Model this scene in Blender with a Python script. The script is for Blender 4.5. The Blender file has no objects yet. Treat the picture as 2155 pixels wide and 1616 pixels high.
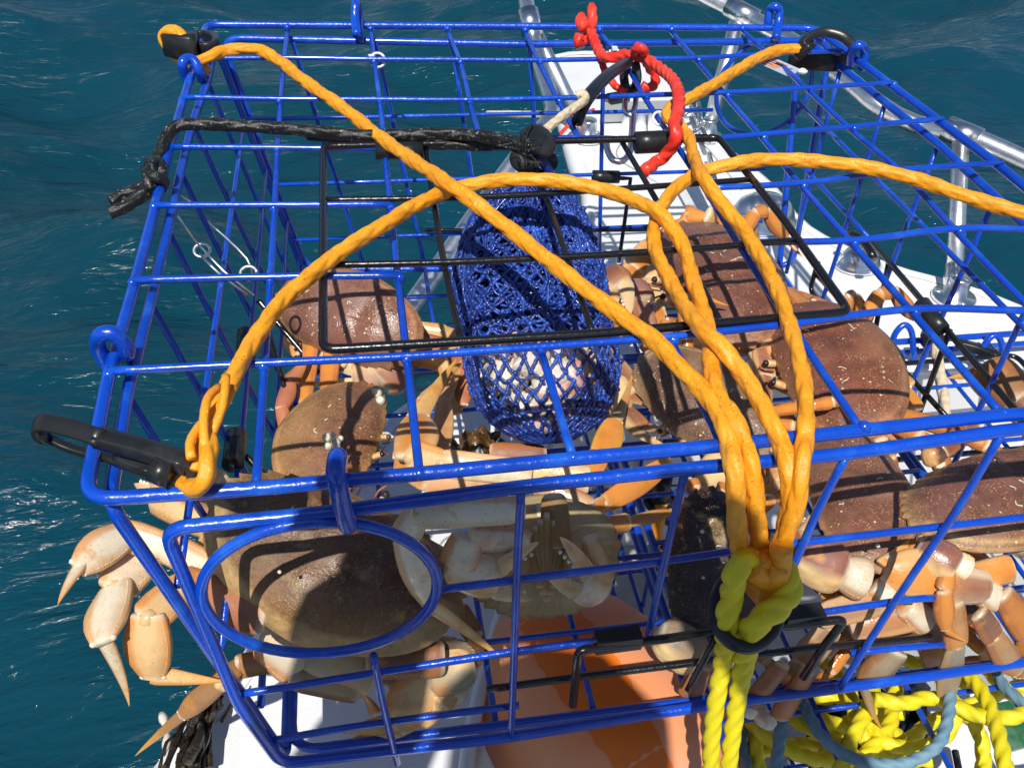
import bpy, math, random
import numpy as np
from mathutils import Vector, Matrix
S = bpy.context.scene
COL = S.collection
rng = np.random.default_rng(11)
random.seed(5)
# ---------------------------------------------------------------- camera
FPX, W0, H0 = 1983.69, 2155.0, 1616.0
CP = np.array([-0.16794, -0.62947, 0.31612])
RM = np.array([[0.9875373, -0.1538908, 0.0329798], [-0.0718335, -0.6271727, -0.7755607], [0.1400357, 0.7635261, -0.6304109]])
cam = bpy.data.cameras.new('camera'); co = bpy.data.objects.new('camera', cam); COL.objects.link(co)
cam.sensor_width = 36; cam.lens = FPX / W0 * 36; cam.clip_start = .01; cam.clip_end = 2000
m = Matrix(((RM[0][0], -RM[1][0], -RM[2][0], CP[0]), (RM[0][1], -RM[1][1], -RM[2][1], CP[1]), (RM[0][2], -RM[1][2], -RM[2][2], CP[2]), (0, 0, 0, 1)))
co.matrix_world = m
S.camera = co
# ---------------------------------------------------------------- light
SH = np.array([.24, .68, -1.0]); SH = SH / np.linalg.norm(SH)          # direction the sunlight travels
wd = bpy.data.worlds.new('World'); S.world = wd; wd.use_nodes = True
nt = wd.node_tree
sky = nt.nodes.new('ShaderNodeTexSky'); sky.sky_type = 'NISHITA'; sky.sun_disc = False
elev = math.asin(-SH[2]); az = math.atan2(-SH[0], -SH[1])
sky.sun_elevation = elev; sky.sun_rotation = az; sky.air_density = 1.0; sky.dust_density = .6; sky.ozone_density = 1.5
nt.links.new(sky.outputs[0], nt.nodes['Background'].inputs[0]); nt.nodes['Background'].inputs[1].default_value = .085
sl = bpy.data.lights.new('sun', 'SUN'); sl.energy = 4.7; sl.angle = math.radians(.53); sl.color = (1, .955, .88)
so = bpy.data.objects.new('sun', sl); COL.objects.link(so); so.rotation_euler = Vector(SH.tolist()).to_track_quat('-Z', 'Y').to_euler()
S.view_settings.view_transform = 'Standard'; S.view_settings.look = 'None'; S.view_settings.exposure = 0.0; S.view_settings.gamma = 1
S.render.engine = 'CYCLES'
# ---------------------------------------------------------------- pixel -> place
def _d(x, y): return RM.T @ np.array([(x - W0 / 2) / FPX, (y - H0 / 2) / FPX, 1.0])
def U(x, y, z): d = _d(x, y); return CP + (z - CP[2]) / d[2] * d       # on a level plane
def V(x, y, Y): d = _d(x, y); return CP + (Y - CP[1]) / d[1] * d       # on an upright plane facing the camera side
def XX(x, y, X): d = _d(x, y); return CP + (X - CP[0]) / d[0] * d
def D(x, y, t): return CP + t * _d(x, y)
def G(x, y, z, Y=-.285):                                               # level plane, kept inside the trap front
    p = U(x, y, z)
    return V(x, y, Y) if p[1] < Y else p
def dep(P): return float(RM[2] @ (np.asarray(P) - CP))
def pxm(w, P): return w * dep(P) / FPX                                # a width in photo pixels at P, in metres
# ---------------------------------------------------------------- materials
def mk(name, base, rough=.5, metal=0, coat=0, bump=None, noise=None, vcol=False, spec=.5, dots=None, sss=0, trans=0, wet=False):
    mt = bpy.data.materials.new(name); mt.use_nodes = True; n = mt.node_tree.nodes; L = mt.node_tree.links
    b = n['Principled BSDF']; b.inputs['Roughness'].default_value = rough; b.inputs['Metallic'].default_value = metal
    b.inputs['Coat Weight'].default_value = coat; b.inputs['Coat Roughness'].default_value = .12; b.inputs['Specular IOR Level'].default_value = spec
    b.inputs['Base Color'].default_value = (*base, 1)
    if sss: b.inputs['Subsurface Weight'].default_value = sss; b.inputs['Subsurface Scale'].default_value = .004; b.inputs['Subsurface Radius'].default_value = (1, .5, .2)
    tc = n.new('ShaderNodeTexCoord'); out = None
    if vcol:
        a = n.new('ShaderNodeAttribute'); a.attribute_name = 'Col'; out = a.outputs['Color']
    if noise:                                                          # (scale, colour2, low, high)
        for sc, c2, lo, hi in (noise if isinstance(noise, list) else [noise]):
            t = n.new('ShaderNodeTexNoise'); t.inputs['Scale'].default_value = sc; t.inputs['Detail'].default_value = 6; t.inputs['Roughness'].default_value = .6
            L.new(tc.outputs['Object'], t.inputs['Vector'])
            r = n.new('ShaderNodeMapRange'); r.inputs[1].default_value = lo; r.inputs[2].default_value = hi; L.new(t.outputs['Fac'], r.inputs[0])
            mx = n.new('ShaderNodeMix'); mx.data_type = 'RGBA'
            if vcol and isinstance(c2, float):
                mx.blend_type = 'MULTIPLY'; mx.inputs[7].default_value = (c2, c2 * .95, c2 * .9, 1)
            else: mx.inputs[7].default_value = (*c2, 1)
            L.new(r.outputs[0], mx.inputs[0])
            if out is None: mx.inputs[6].default_value = (*base, 1)
            else: L.new(out, mx.inputs[6])
            out = mx.outputs[2]
    if dots:                                                           # (scale, size, colour, strength)
        for sc, sz, c2, st in dots:
            v = n.new('ShaderNodeTexVoronoi'); v.inputs['Scale'].default_value = sc; L.new(tc.outputs['Object'], v.inputs['Vector'])
            r = n.new('ShaderNodeMapRange'); r.inputs[1].default_value = sz; r.inputs[2].default_value = sz * .55; r.inputs[3].default_value = 0; r.inputs[4].default_value = st
            L.new(v.outputs['Distance'], r.inputs[0])
            t = n.new('ShaderNodeTexNoise'); t.inputs['Scale'].default_value = sc * .13; L.new(tc.outputs['Object'], t.inputs['Vector'])
            r2 = n.new('ShaderNodeMapRange'); r2.inputs[1].default_value = .40; r2.inputs[2].default_value = .56; L.new(t.outputs['Fac'], r2.inputs[0])
            ml = n.new('ShaderNodeMath'); ml.operation = 'MULTIPLY'; L.new(r.outputs[0], ml.inputs[0]); L.new(r2.outputs[0], ml.inputs[1])
            mx = n.new('ShaderNodeMix'); mx.data_type = 'RGBA'; mx.inputs[7].default_value = (*c2, 1); L.new(ml.outputs[0], mx.inputs[0])
            if out is None: mx.inputs[6].default_value = (*base, 1)
            else: L.new(out, mx.inputs[6])
            out = mx.outputs[2]
    if out is not None: L.new(out, b.inputs['Base Color'])
    if wet:
        t = n.new('ShaderNodeTexNoise'); t.inputs['Scale'].default_value = 22; t.inputs['Detail'].default_value = 5; L.new(tc.outputs['Object'], t.inputs['Vector'])
        r = n.new('ShaderNodeMapRange'); r.inputs[1].default_value = .42; r.inputs[2].default_value = .62; r.inputs[3].default_value = .58; r.inputs[4].default_value = .16; L.new(t.outputs['Fac'], r.inputs[0]); L.new(r.outputs[0], b.inputs['Roughness'])
    if bump:                                                           # [(scale, strength, distance)]
        prev = None
        for sc, st, ds in bump:
            t = n.new('ShaderNodeTexNoise'); t.inputs['Scale'].default_value = sc; t.inputs['Detail'].default_value = 4; L.new(tc.outputs['Object'], t.inputs['Vector'])
            bp = n.new('ShaderNodeBump'); bp.inputs['Strength'].default_value = st; bp.inputs['Distance'].default_value = ds
            L.new(t.outputs['Fac'], bp.inputs['Height'])
            if prev: L.new(prev.outputs[0], bp.inputs['Normal'])
            prev = bp
        L.new(prev.outputs[0], b.inputs['Normal'])
    return mt
M = {}
M['blue'] = mk('blue_coating', (.002, .066, .54), .27, coat=.5, bump=[(260, .5, .0012), (60, .3, .001)], noise=[(18, (.002, .045, .40), .45, .7), (75, (.20, .08, .03), .715, .75), (30, (.02, .16, .74), .55, .8)])
M['black'] = mk('black_coating', (.008, .008, .009), .25, coat=.3, bump=[(220, .4, .001)])
M['plastic'] = mk('black_plastic', (.014, .015, .016), .33, bump=[(120, .3, .0008)], noise=(30, (.05, .052, .055), .55, .8))
M['orange'] = mk('orange_rope', (.88, .375, .014), .46, sss=.25, bump=[(900, .5, .0007)], noise=[(60, (.82, .30, .008), .4, .65), (14, (.92, .46, .05), .5, .75), (420, (.95, .62, .16), .60, .72)], dots=[(330, .25, (.35, .1, .01), .6)])  # palest noise colour paints fine highlights onto the rope
M['yellow'] = mk('yellow_rope', (.76, .65, .012), .5, sss=.2, bump=[(1100, .4, .0006)], noise=[(40, (.74, .62, .012), .4, .7), (350, (.9, .85, .25), .62, .75)])
M['bluegrey'] = mk('bluegrey_rope', (.12, .24, .33), .6, bump=[(1100, .5, .0006)], noise=[(60, (.2, .34, .42), .4, .7)])
M['blackrope'] = mk('black_rope', (.012, .013, .013), .32, bump=[(1200, .6, .0008)], noise=[(420, (.34, .36, .36), .60, .70)])  # light grey flecks put the rope's sparkle into its colour
M['red'] = mk('red_cord', (.78, .035, .02), .38, sss=.15, bump=[(300, .2, .0006)], noise=[(40, (.85, .09, .05), .45, .7)])
M['cord'] = mk('cream_cord', (.72, .60, .42), .7, bump=[(900, .6, .0008)], noise=[(200, (.5, .4, .26), .45, .7)])
M['twine'] = mk('blue_twine', (.008, .036, .24), .30, coat=.3, bump=[(1500, .8, .0006)], noise=[(90, (.03, .12, .62), .5, .7), (30, (.008, .02, .16), .5, .75)])
M['bait'] = mk('bait_flesh', (.72, .66, .58), .3, coat=.5, sss=.2, bump=[(60, .6, .003)], noise=[(35, (.62, .28, .22), .48, .62), (90, (.35, .33, .3), .6, .75)])
M['shell'] = mk('crab_shell', (.3, .2, .1), .42, wet=True, vcol=True, bump=[(700, .5, .0009), (160, .4, .0016)], noise=[(45, .62, .45, .72), (16, 1.35, .5, .8), (300, .75, .5, .7)], dots=[(560, .34, (.60, .32, .14), .7), (130, .14, (.80, .66, .48), .9)])
M['shell_plain'] = mk('crab_shell_plain', (.3, .2, .1), .40, wet=True, vcol=True, bump=[(700, .5, .0009), (90, .5, .002)], noise=[(30, .42, .42, .64), (12, 1.35, .5, .8), (300, .75, .5, .7), (60, (.40, .27, .10), .56, .74)], dots=[(700, .30, (.52, .36, .17), .6)])
M['limb'] = mk('crab_limb', (.5, .4, .2), .42, wet=True, vcol=True, bump=[(600, .35, .0006)], noise=[(40, .72, .50, .75), (18, 1.12, .5, .8), (60, (.62, .24, .05), .56, .74)], dots=[(420, .17, (.10, .045, .025), .85)])
M['barnacle'] = mk('barnacle_white', (.66, .62, .50), .7, bump=[(400, .7, .001)], noise=[(200, (.36, .33, .24), .5, .7)])
M['white'] = mk('white_gelcoat', (.80, .81, .82), .34, coat=.15, bump=[(420, .35, .0008), (30, .06, .002)], noise=[(9, (.72, .73, .74), .5, .8), (40, (.50, .49, .45), .66, .8), (200, (.30, .28, .22), .72, .78)])
M['grey'] = mk('grey_floor', (.40, .42, .43), .5, bump=[(260, .5, .001)], noise=[(12, (.3, .31, .31), .45, .7), (50, (.16, .15, .13), .62, .8)])
M['alu'] = mk('polished_aluminium', (.86, .88, .90), .36, metal=1, bump=[(300, .15, .0005)], noise=[(120, (.55, .58, .62), .5, .75)])
M['steel'] = mk('stainless_steel', (.80, .81, .82), .24, metal=1, bump=[(40, .12, .0015)])
M['buoy'] = mk('salmon_plastic', (.92, .33, .13), .42, sss=.05, bump=[(80, .2, .001)], noise=[(14, (.80, .36, .22), .4, .7), (60, (.35, .09, .03), .70, .78)])
M['buoyband'] = mk('orange_paint', (.92, .20, .010), .5, bump=[(60, .3, .001)], noise=[(18, (.86, .17, .02), .45, .7), (70, (.25, .06, .02), .7, .78)])
M['weed'] = mk('brown_weed', (.10, .05, .012), .35, coat=.5, bump=[(80, .5, .002)], noise=[(50, (.30, .15, .02), .5, .7)])
M['wood'] = mk('wet_driftwood', (.022, .015, .010), .5, bump=[(160, 1, .003)], noise=[(90, (.15, .11, .07), .54, .68)])
M['tie'] = mk('nylon_tie', (.78, .80, .84), .35, trans=.3)
M['tagcard'] = mk('tag_card', (.42, .50, .60), .35, coat=.5)
M['tagorange'] = mk('tag_orange', (.75, .30, .14), .5)
M['tagblue'] = mk('tag_blue', (.06, .14, .42), .5)
M['ink'] = mk('black_ink', (.02, .02, .03), .6)
M['rubber'] = mk('black_rubber', (.012, .016, .026), .30, bump=[(60, .1, .001)])
M['green'] = mk('green_plastic', (.02, .13, .05), .4, noise=(20, (.2, .3, .22), .5, .7))
M['teal'] = mk('green_twine', (.01, .16, .11), .5)
M['eye'] = mk('crab_eye', (.01, .008, .008), .1, coat=1)
M['skin'] = mk('skin', (.48, .27, .18), .5, sss=.1)
M['jacket'] = mk('navy_jacket', (.02, .03, .06), .8, bump=[(200, .4, .002)])
# water
def water_mat():
    mt = bpy.data.materials.new('sea_water'); mt.use_nodes = True; n = mt.node_tree.nodes; L = mt.node_tree.links; b = n['Principled BSDF']
    b.inputs['Roughness'].default_value = .09; b.inputs['IOR'].default_value = 1.33
    tc = n.new('ShaderNodeTexCoord')
    t = n.new('ShaderNodeTexNoise'); t.inputs['Scale'].default_value = .9; t.inputs['Detail'].default_value = 3; L.new(tc.outputs['Object'], t.inputs['Vector'])
    mx = n.new('ShaderNodeMix'); mx.data_type = 'RGBA'; mx.inputs[6].default_value = (.0020, .036, .046, 1); mx.inputs[7].default_value = (.0040, .056, .104, 1)
    L.new(t.outputs['Fac'], mx.inputs[0]); L.new(mx.outputs[2], b.inputs['Base Color'])
    mp = n.new('ShaderNodeMapping'); mp.inputs['Rotation'].default_value = (0, 0, .35); mp.inputs['Scale'].default_value = (.5, 1.7, 1); L.new(tc.outputs['Object'], mp.inputs['Vector'])
    prev = None
    for sc, st, ds, dt in ((6, .5, .034, 4), (18, .7, .015, 6), (55, .6, .0045, 5)):
        q = n.new('ShaderNodeTexNoise'); q.inputs['Scale'].default_value = sc; q.inputs['Detail'].default_value = dt; q.inputs['Distortion'].default_value = .8; L.new(mp.outputs[0], q.inputs['Vector'])
        bp = n.new('ShaderNodeBump'); bp.inputs['Strength'].default_value = st; bp.inputs['Distance'].default_value = ds; L.new(q.outputs['Fac'], bp.inputs['Height'])
        if prev: L.new(prev.outputs[0], bp.inputs['Normal'])
        prev = bp
    L.new(prev.outputs[0], b.inputs['Normal'])
    return mt
M['water'] = water_mat()
# ---------------------------------------------------------------- object helpers
ORI = {}
def thing(name, label, cat, loc, group=None):
    o = bpy.data.objects.new(name, None); COL.objects.link(o); o.location = loc; o.empty_display_size = .02
    o['label'] = label; o['category'] = cat
    if group: o['group'] = group
    ORI[o.name] = np.array(loc, float); return o
def obj(name, VF, mat, parent=None, smooth=True, cols=None, label=None, cat=None, group=None, kind=None):
    Vv = np.asarray(VF[0], float); F = VF[1]
    if parent is not None: org = ORI[parent.name]
    else: org = np.array([Vv[:, 0].mean(), Vv[:, 1].mean(), Vv[:, 2].min()])
    me = bpy.data.meshes.new(name); me.from_pydata((Vv - org).tolist(), [], [tuple(int(i) for i in f) for f in F])
    mats = mat if isinstance(mat, (list, tuple)) else [mat]
    for q in mats: me.materials.append(M[q])
    if len(VF) > 2 and VF[2] is not None: me.polygons.foreach_set('material_index', list(VF[2]))
    if smooth: me.polygons.foreach_set('use_smooth', [True] * len(me.polygons))
    if cols is not None:
        a = me.color_attributes.new('Col', 'FLOAT_COLOR', 'POINT'); c = np.ones((len(Vv), 4)); c[:, :3] = cols; a.data.foreach_set('color', c.ravel())
    me.update()
    o = bpy.data.objects.new(name, me); COL.objects.link(o)
    if parent is not None:
        o.parent = parent; ORI[o.name] = org
        # parts keep their parent's origin, so local offset is zero
    else: o.location = org; ORI[o.name] = org
    if label: o['label'] = label
    if cat: o['category'] = cat
    if group: o['group'] = group
    if kind: o['kind'] = kind
    return o
def join(*vf):
    Vs, Fs, k = [], [], 0
    for v, f, *r in vf:
        v = np.asarray(v, float); Vs.append(v); Fs += [tuple(int(i) + k for i in q) for q in f]; k += len(v)
    return np.vstack(Vs), Fs
def catmull(P, step):
    P = [np.asarray(p, float) for p in P]
    Q = [2 * P[0] - P[1]] + P + [2 * P[-1] - P[-2]]; out = []
    for i in range(1, len(Q) - 2):
        a, b, c, d = Q[i - 1], Q[i], Q[i + 1], Q[i + 2]; n = max(2, int(np.linalg.norm(c - b) / step))
        for k in range(n):
            t = k / n
            out.append(.5 * (2 * b + (c - a) * t + (2 * a - 5 * b + 4 * c - d) * t * t + (3 * b - a - 3 * c + d) * t ** 3))
    out.append(P[-1]); return np.array(out)
def fillet(P, r, n=5, closed=False):
    P = [np.asarray(p, float) for p in P]; N = len(P); out = []
    for i in range(N):
        if not closed and i in (0, N - 1): out.append(P[i]); continue
        a, b, c = P[i - 1], P[i], P[(i + 1) % N]
        u = a - b; lu = np.linalg.norm(u); u /= lu; v = c - b; lv = np.linalg.norm(v); v /= lv
        q = min(r, lu * .45, lv * .45); s, e = b + u * q, b + v * q
        for k in range(n + 1):
            t = k / n; out.append((1 - t) ** 2 * s + 2 * t * (1 - t) * b + t * t * e)
    if closed: out.append(out[0].copy())
    return np.array(out)
def frames(P):
    T = np.gradient(P, axis=0); T /= np.maximum(np.linalg.norm(T, axis=1, keepdims=True), 1e-9)
    N = np.zeros_like(P); a = np.array([0, 0, 1.0]) if abs(T[0][2]) < .9 else np.array([1.0, 0, 0])
    n = a - T[0] * (a @ T[0]); n /= np.linalg.norm(n); N[0] = n
    for i in range(1, len(P)):
        n = N[i - 1] - T[i] * (N[i - 1] @ T[i]); n /= max(np.linalg.norm(n), 1e-9); N[i] = n
    return T, N, np.cross(T, N)
def tube(P, r, Mn=8, prof=None, caps=True):
    P = np.asarray(P, float); T, N, B = frames(P); n = len(P)
    r = np.broadcast_to(np.asarray(r, float), (n,)); th = np.arange(Mn) / Mn * 2 * np.pi
    rr = np.repeat(r[:, None], Mn, 1)
    if prof is not None:
        s = np.r_[0, np.cumsum(np.linalg.norm(np.diff(P, axis=0), axis=1))]
        rr = rr * prof(th[None, :], s[:, None])
    Vt = P[:, None, :] + rr[..., None] * (np.cos(th)[None, :, None] * N[:, None, :] + np.sin(th)[None, :, None] * B[:, None, :])
    Vt = Vt.reshape(-1, 3); F = []
    for i in range(n - 1):
        for j in range(Mn):
            k = (j + 1) % Mn; F.append((i * Mn + j, i * Mn + k, (i + 1) * Mn + k, (i + 1) * Mn + j))
    if caps: F.append(tuple(range(Mn - 1, -1, -1))); F.append(tuple((n - 1) * Mn + j for j in range(Mn)))
    return Vt, F
def braid(R, n=4):                                                    # hollow-braid relief
    k = math.pi / (R * 4.4)
    def f(th, s):
        u = 2 * th + k * s; v = 2 * th - k * s
        a = np.abs(np.cos(u)) ** .5 * (.80 + .20 * np.sin(v)); b = np.abs(np.cos(v)) ** .5 * (.80 - .20 * np.sin(u))
        return (.66 + .40 * np.maximum(a, b)) * (1 + .07 * np.cos(2 * th)) + .012 * np.sin(24 * th + 4 * k * s)
    return f
def lay(R, pitch=3.6, lobes=3, amp=.34):                               # twisted strands
    k = 2 * np.pi / (R * pitch * 2)
    return lambda th, s: (1 - amp) + amp * np.abs(np.cos(lobes / 2 * (th - k * s))) ** .7 + .012 * np.sin(20 * th + 9 * k * s)
def rope(P, R, kind='braid', Mn=None, wob=.0, step=None):
    Mn = Mn or (30 if kind == 'braid' else 20)
    P = catmull(P, step or R * (.24 if kind == 'braid' else .30))
    if wob:
        s = np.arange(len(P)) * R * .33
        for ax in range(3): P[:, ax] += wob * np.sin(s * 45 + ax * 2) + wob * .6 * np.sin(s * 101 + ax)
    return tube(P, R, Mn, braid(R) if kind == 'braid' else lay(R))
def box(c, sx, sy, sz, ax=None):
    c = np.asarray(c, float); A = np.eye(3) if ax is None else np.asarray(ax)
    v = [c + A[0] * sx * i + A[1] * sy * j + A[2] * sz * k for i in (-.5, .5) for j in (-.5, .5) for k in (-.5, .5)]
    return np.array(v), [(0, 1, 3, 2), (4, 6, 7, 5), (0, 4, 5, 1), (2, 3, 7, 6), (0, 2, 6, 4), (1, 5, 7, 3)]
def lathe(prof, c, axis=(0, 0, 1), n=28, sq=(1, 1), rot=0):
    ax = np.asarray(axis, float); ax /= np.linalg.norm(ax); a = np.array([1., 0, 0]) if abs(ax[0]) < .8 else np.array([0, 1., 0])
    u = a - ax * (a @ ax); u /= np.linalg.norm(u); v = np.cross(ax, u)
    u, v = u * math.cos(rot) + v * math.sin(rot), -u * math.sin(rot) + v * math.cos(rot)
    Vt, F = [], []
    for r, h in prof:
        for k in range(n):
            t = 2 * math.pi * k / n; Vt.append(np.asarray(c) + ax * h + r * (u * math.cos(t) * sq[0] + v * math.sin(t) * sq[1]))
    for i in range(len(prof) - 1):
        for k in range(n): q = (k + 1) % n; F.append((i * n + k, i * n + q, (i + 1) * n + q, (i + 1) * n + k))
    F.append(tuple(range(n - 1, -1, -1))); F.append(tuple((len(prof) - 1) * n + k for k in range(n)))
    return np.array(Vt), F
# ---------------------------------------------------------------- sea
def sea():
    n = 640; t = np.linspace(-1, 1, n); x = np.sinh(t * 8.2) / np.sinh(8.2) * 600 + t * 3.0; X, Y = np.meshgrid(x + .5, x + 2.2)
    Z = np.zeros_like(X); r = np.random.default_rng(3)
    D0 = np.hypot(X - .5, Y - 2)
    for k in range(70):
        lam = .17 * 1.050 ** k; th = 1.25 + r.normal() * .55; ph = r.uniform(0, 6.28); kk = 2 * math.pi / lam
        a = .0050 * lam ** .9 * (.6 if lam < .22 else 1)
        w = np.clip(1.4 - D0 / (lam * 60), 0, 1)
        s = np.sin(kk * (X * math.cos(th) + Y * math.sin(th)) + ph + .7 * np.sin(X * 2.1 + k) + .6 * np.sin(Y * 1.7 + 2 * k))
        Z += w * a * (1 - 2 * np.abs(s) ** 1.6 if k % 2 else s)
    Vt = np.stack([X, Y, Z - .80], -1).reshape(-1, 3); i = np.arange((n - 1) * n).reshape(n - 1, n)[:, :-1].ravel()
    F = np.stack([i, i + 1, i + n + 1, i + n], 1)
    obj('sea', (Vt, F.tolist()), 'water', kind='structure')
sea()
# ---------------------------------------------------------------- boat
ZD = -.33
boat = thing('boat', 'white fibreglass boat bow with aluminium rails floating on dark green-blue water', 'boat', (0.1, .3, -.8))
left = [(1169, 118), (1172, 170), (1190, 262), (1212, 340), (1240, 425), (1150, 560), (1010, 745), (905, 838), (817, 888), (640, 1185), (480, 1450), (335, 1625)]
right = [(1395, 140), (1431, 196), (1500, 285), (1569, 345), (1627, 394), (1700, 478), (1870, 558), (2155, 650)]
Lp = [U(x, y, ZD)[:2] for x, y in left] + [np.array([-.42, -.5]), np.array([-.46, -1.3])]
Rp = [U(1300, 113, ZD)[:2]] + [U(x, y, ZD)[:2] for x, y in right] + [np.array([.80, -.1]), np.array([.88, -.6]), np.array([.9, -1.3])]
bx = .035; by = .145
inner = [np.array([-.20, -1.3]), np.array([-.17, -.5]), np.array([-.12, -.25]), np.array([-.03, -.02]), np.array([bx, by]), np.array([.62, by - .03]), np.array([.70, -.25]), np.array([.74, -1.3])]
def boatmesh():
    from mathutils.geometry import tessellate_polygon
    outer = list(reversed(Lp)) + Rp                                    # near left -> bow -> near right
    poly = outer + list(reversed(inner))
    pts = [Vector((p[0], p[1], 0)) for p in poly]
    tri = tessellate_polygon([pts])
    Vt = [(p[0], p[1], ZD) for p in poly]
    return (np.array(Vt), [tuple(t) for t in tri]), outer
dk, outer = boatmesh()
F2 = []
for f in dk[1]:
    a, b, c = [dk[0][i] for i in f]
    F2.append(f if np.cross(b - a, c - a)[2] > 0 else f[::-1])
obj('deck', (dk[0], F2), 'white', boat, smooth=False)
def hull():
    P = catmull([np.array([p[0], p[1], 0]) for p in outer], .03); n = len(P)
    c = np.array([.2, .2]); T = np.gradient(P, axis=0); Nn = np.stack([-T[:, 1], T[:, 0]], 1); Nn /= np.linalg.norm(Nn, axis=1, keepdims=True)
    prof = [(-.012, ZD + .001), (-.003, ZD + .004), (.006, ZD), (.011, ZD - .010), (.009, ZD - .022), (.0, ZD - .03), (-.004, ZD - .045), (-.03, ZD - .15), (-.08, ZD - .32), (-.15, ZD - .62)]
    Vt = []
    for o, z in prof:
        for i in range(n): Vt.append((P[i][0] + Nn[i][0] * o, P[i][1] + Nn[i][1] * o, z))
    F = [(i * n + j, i * n + j + 1, (i + 1) * n + j + 1, (i + 1) * n + j) for i in range(len(prof) - 1) for j in range(n - 1)]
    obj('hull', (np.array(Vt), F), 'white', boat)
hull()
def cockpit():
    Vt, F = [], []; n = len(inner)
    for p in inner: Vt.append((p[0], p[1], ZD)); Vt.append((p[0] * .97, p[1], -.60))
    for i in range(n - 1): F.append((2 * i, 2 * i + 1, 2 * i + 3, 2 * i + 2))
    obj('cockpit_side', (np.array(Vt), F), 'white', boat, smooth=False)
    v = [(p[0], p[1], -.60) for p in inner]
    obj('cockpit_floor', (np.array([(-.3, -1.3, -.60), (.9, -1.3, -.60), (.9, .3, -.60), (-.3, .3, -.60)]), [(0, 1, 2, 3)]), 'grey', boat, smooth=False)
    rim = fillet([np.array([p[0], p[1], ZD + .002]) for p in inner], .05)
    obj('cockpit_rim', tube(rim, .006, 8), 'white', boat)
cockpit()
# hatch seam on the foredeck and anchor well
hs = fillet([U(1400, 395, ZD + .001), U(1290, 330, ZD + .001), U(1330, 262, ZD + .001), U(1480, 300, ZD + .001), U(1560, 400, ZD + .001)], .03)
obj('hatch_seam', tube(hs, .0012, 6), 'grey', boat)
# bow roller plate and anchor fittings
def quad(pts, th, up=(0, 0, 1)):
    P = [np.asarray(p, float) for p in pts]; up = np.asarray(up, float); n = len(P)
    Vt = np.array(P + [p + up * th for p in P]); F = [tuple(range(n - 1, -1, -1)), tuple(range(n, 2 * n))]
    for i in range(n): j = (i + 1) % n; F.append((i, j, n + j, n + i))
    return Vt, F
obj('bow_plate', quad([U(x, y, ZD + .004) for x, y in ((1262, 258), (1440, 252), (1436, 225), (1268, 230))], .012), 'grey', boat, smooth=False)
for a, b in (((1315, 285), (1322, 244)), ((1345, 290), (1350, 246)), ((1375, 280), (1372, 246))):
    obj('well_divider', tube([U(*a, ZD + .01), U(*b, ZD + .014)], .009, 10), 'white', boat)
obj('roller', tube([U(1280, 212, ZD + .02), U(1318, 205, ZD + .02)], .012, 12), 'black', boat)
obj('screw_cap', lathe([(.009, 0), (.009, .001), (.006, .002)], U(1461, 431, ZD + .001)), 'grey', boat)
# rails
rails = thing
def flange(px, py, r=.026, nrm=(0, 0, 1)):
    c = U(px, py, ZD + .002); f = obj('flange', lathe([(r, 0), (r, .003), (r * .96, .005), (r * .52, .007), (r * .5, .03), (r * .47, .032)], c, nrm), 'steel', boat)
    for k in range(3):
        a = k * 2.1 + .5; obj('screw', lathe([(.0035, 0), (.003, .002)], c + np.array([math.cos(a) * r * .75, math.sin(a) * r * .75, .005]), n=10), 'alu', f)
    return c
c1 = flange(1236, 292, .026); t1 = D(1116, 50, dep(c1) * .97)
obj('rail_post', tube([c1 + [0, 0, .004], c1 * .6 + t1 * .4, t1], .0125, 14), 'alu', boat)
lr = [D(1090, -120, 1.62), D(1103, -30, 1.52), D(1114, 45, t := dep(t1) * .99), D(1134, 130, t * .965), D(1160, 215, t * .93), D(1158, 250, t * .91), D(1105, 312, t * .88), D(1010, 440, t * .85), D(858, 655, t * .80), D(742, 815, t * .77), D(700, 905, t * .755)]
obj('rail_tube', tube(catmull(lr, .02), .0125, 14), 'alu', boat)
obj('rail_fitting', tube([D(1111, 25, t * .99), D(1120, 70, t * .985)], .0165, 14), 'steel', boat)
c2 = flange(1489, 290, .024); t2 = D(1556, 26, dep(c2) * .98)
obj('rail_post', tube([c2 + [0, 0, .004], t2], .0125, 14), 'alu', boat)
c3 = flange(2006, 628, .027); d3 = dep(c3); t3 = D(2022, 290, d3 * 1.02)
obj('rail_post', tube([c3 + [0, 0, .004], t3], .0105, 14), 'alu', boat)
obj('post_collar', tube([c3 + [0, 0, .006], c3 * .8 + t3 * .2], .0135, 14), 'steel', boat)
rr = [D(1380, -70, dep(t2) * 1.05), D(1470, -18, dep(t2) * 1.02), D(1556, 26, dep(t2)), D(1640, 72, dep(t2) * .95), D(1760, 150, dep(t2) * .88), D(1850, 222, dep(t2) * .83), D(1925, 262, d3 * 1.06), D(2030, 285, d3 * 1.02), D(2155, 338, d3 * .99), D(2330, 420, d3 * .95)]
obj('rail_tube', tube(catmull(rr, .02), .0125, 14), 'alu', boat)
obj('rail_fitting', tube([D(1535, 14, dep(t2)), D(1590, 44, dep(t2) * .985)], .0165, 14), 'steel', boat)
ft = obj('rail_fitting', tube([D(1992, 270, d3 * 1.03), D(2060, 298, d3 * 1.012)], .0165, 14), 'steel', boat)
for x, y in ((2008, 270), (2050, 288)): obj('screw', lathe([(.004, 0), (.003, .002)], D(x, y, d3 * 1.0), -RM[2], 10), 'grey', ft)
obj('outrigger_rod', tube([D(1025, 240, 1.28), D(1139, 241, 1.26)], .0045, 10), 'barnacle', boat)
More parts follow.
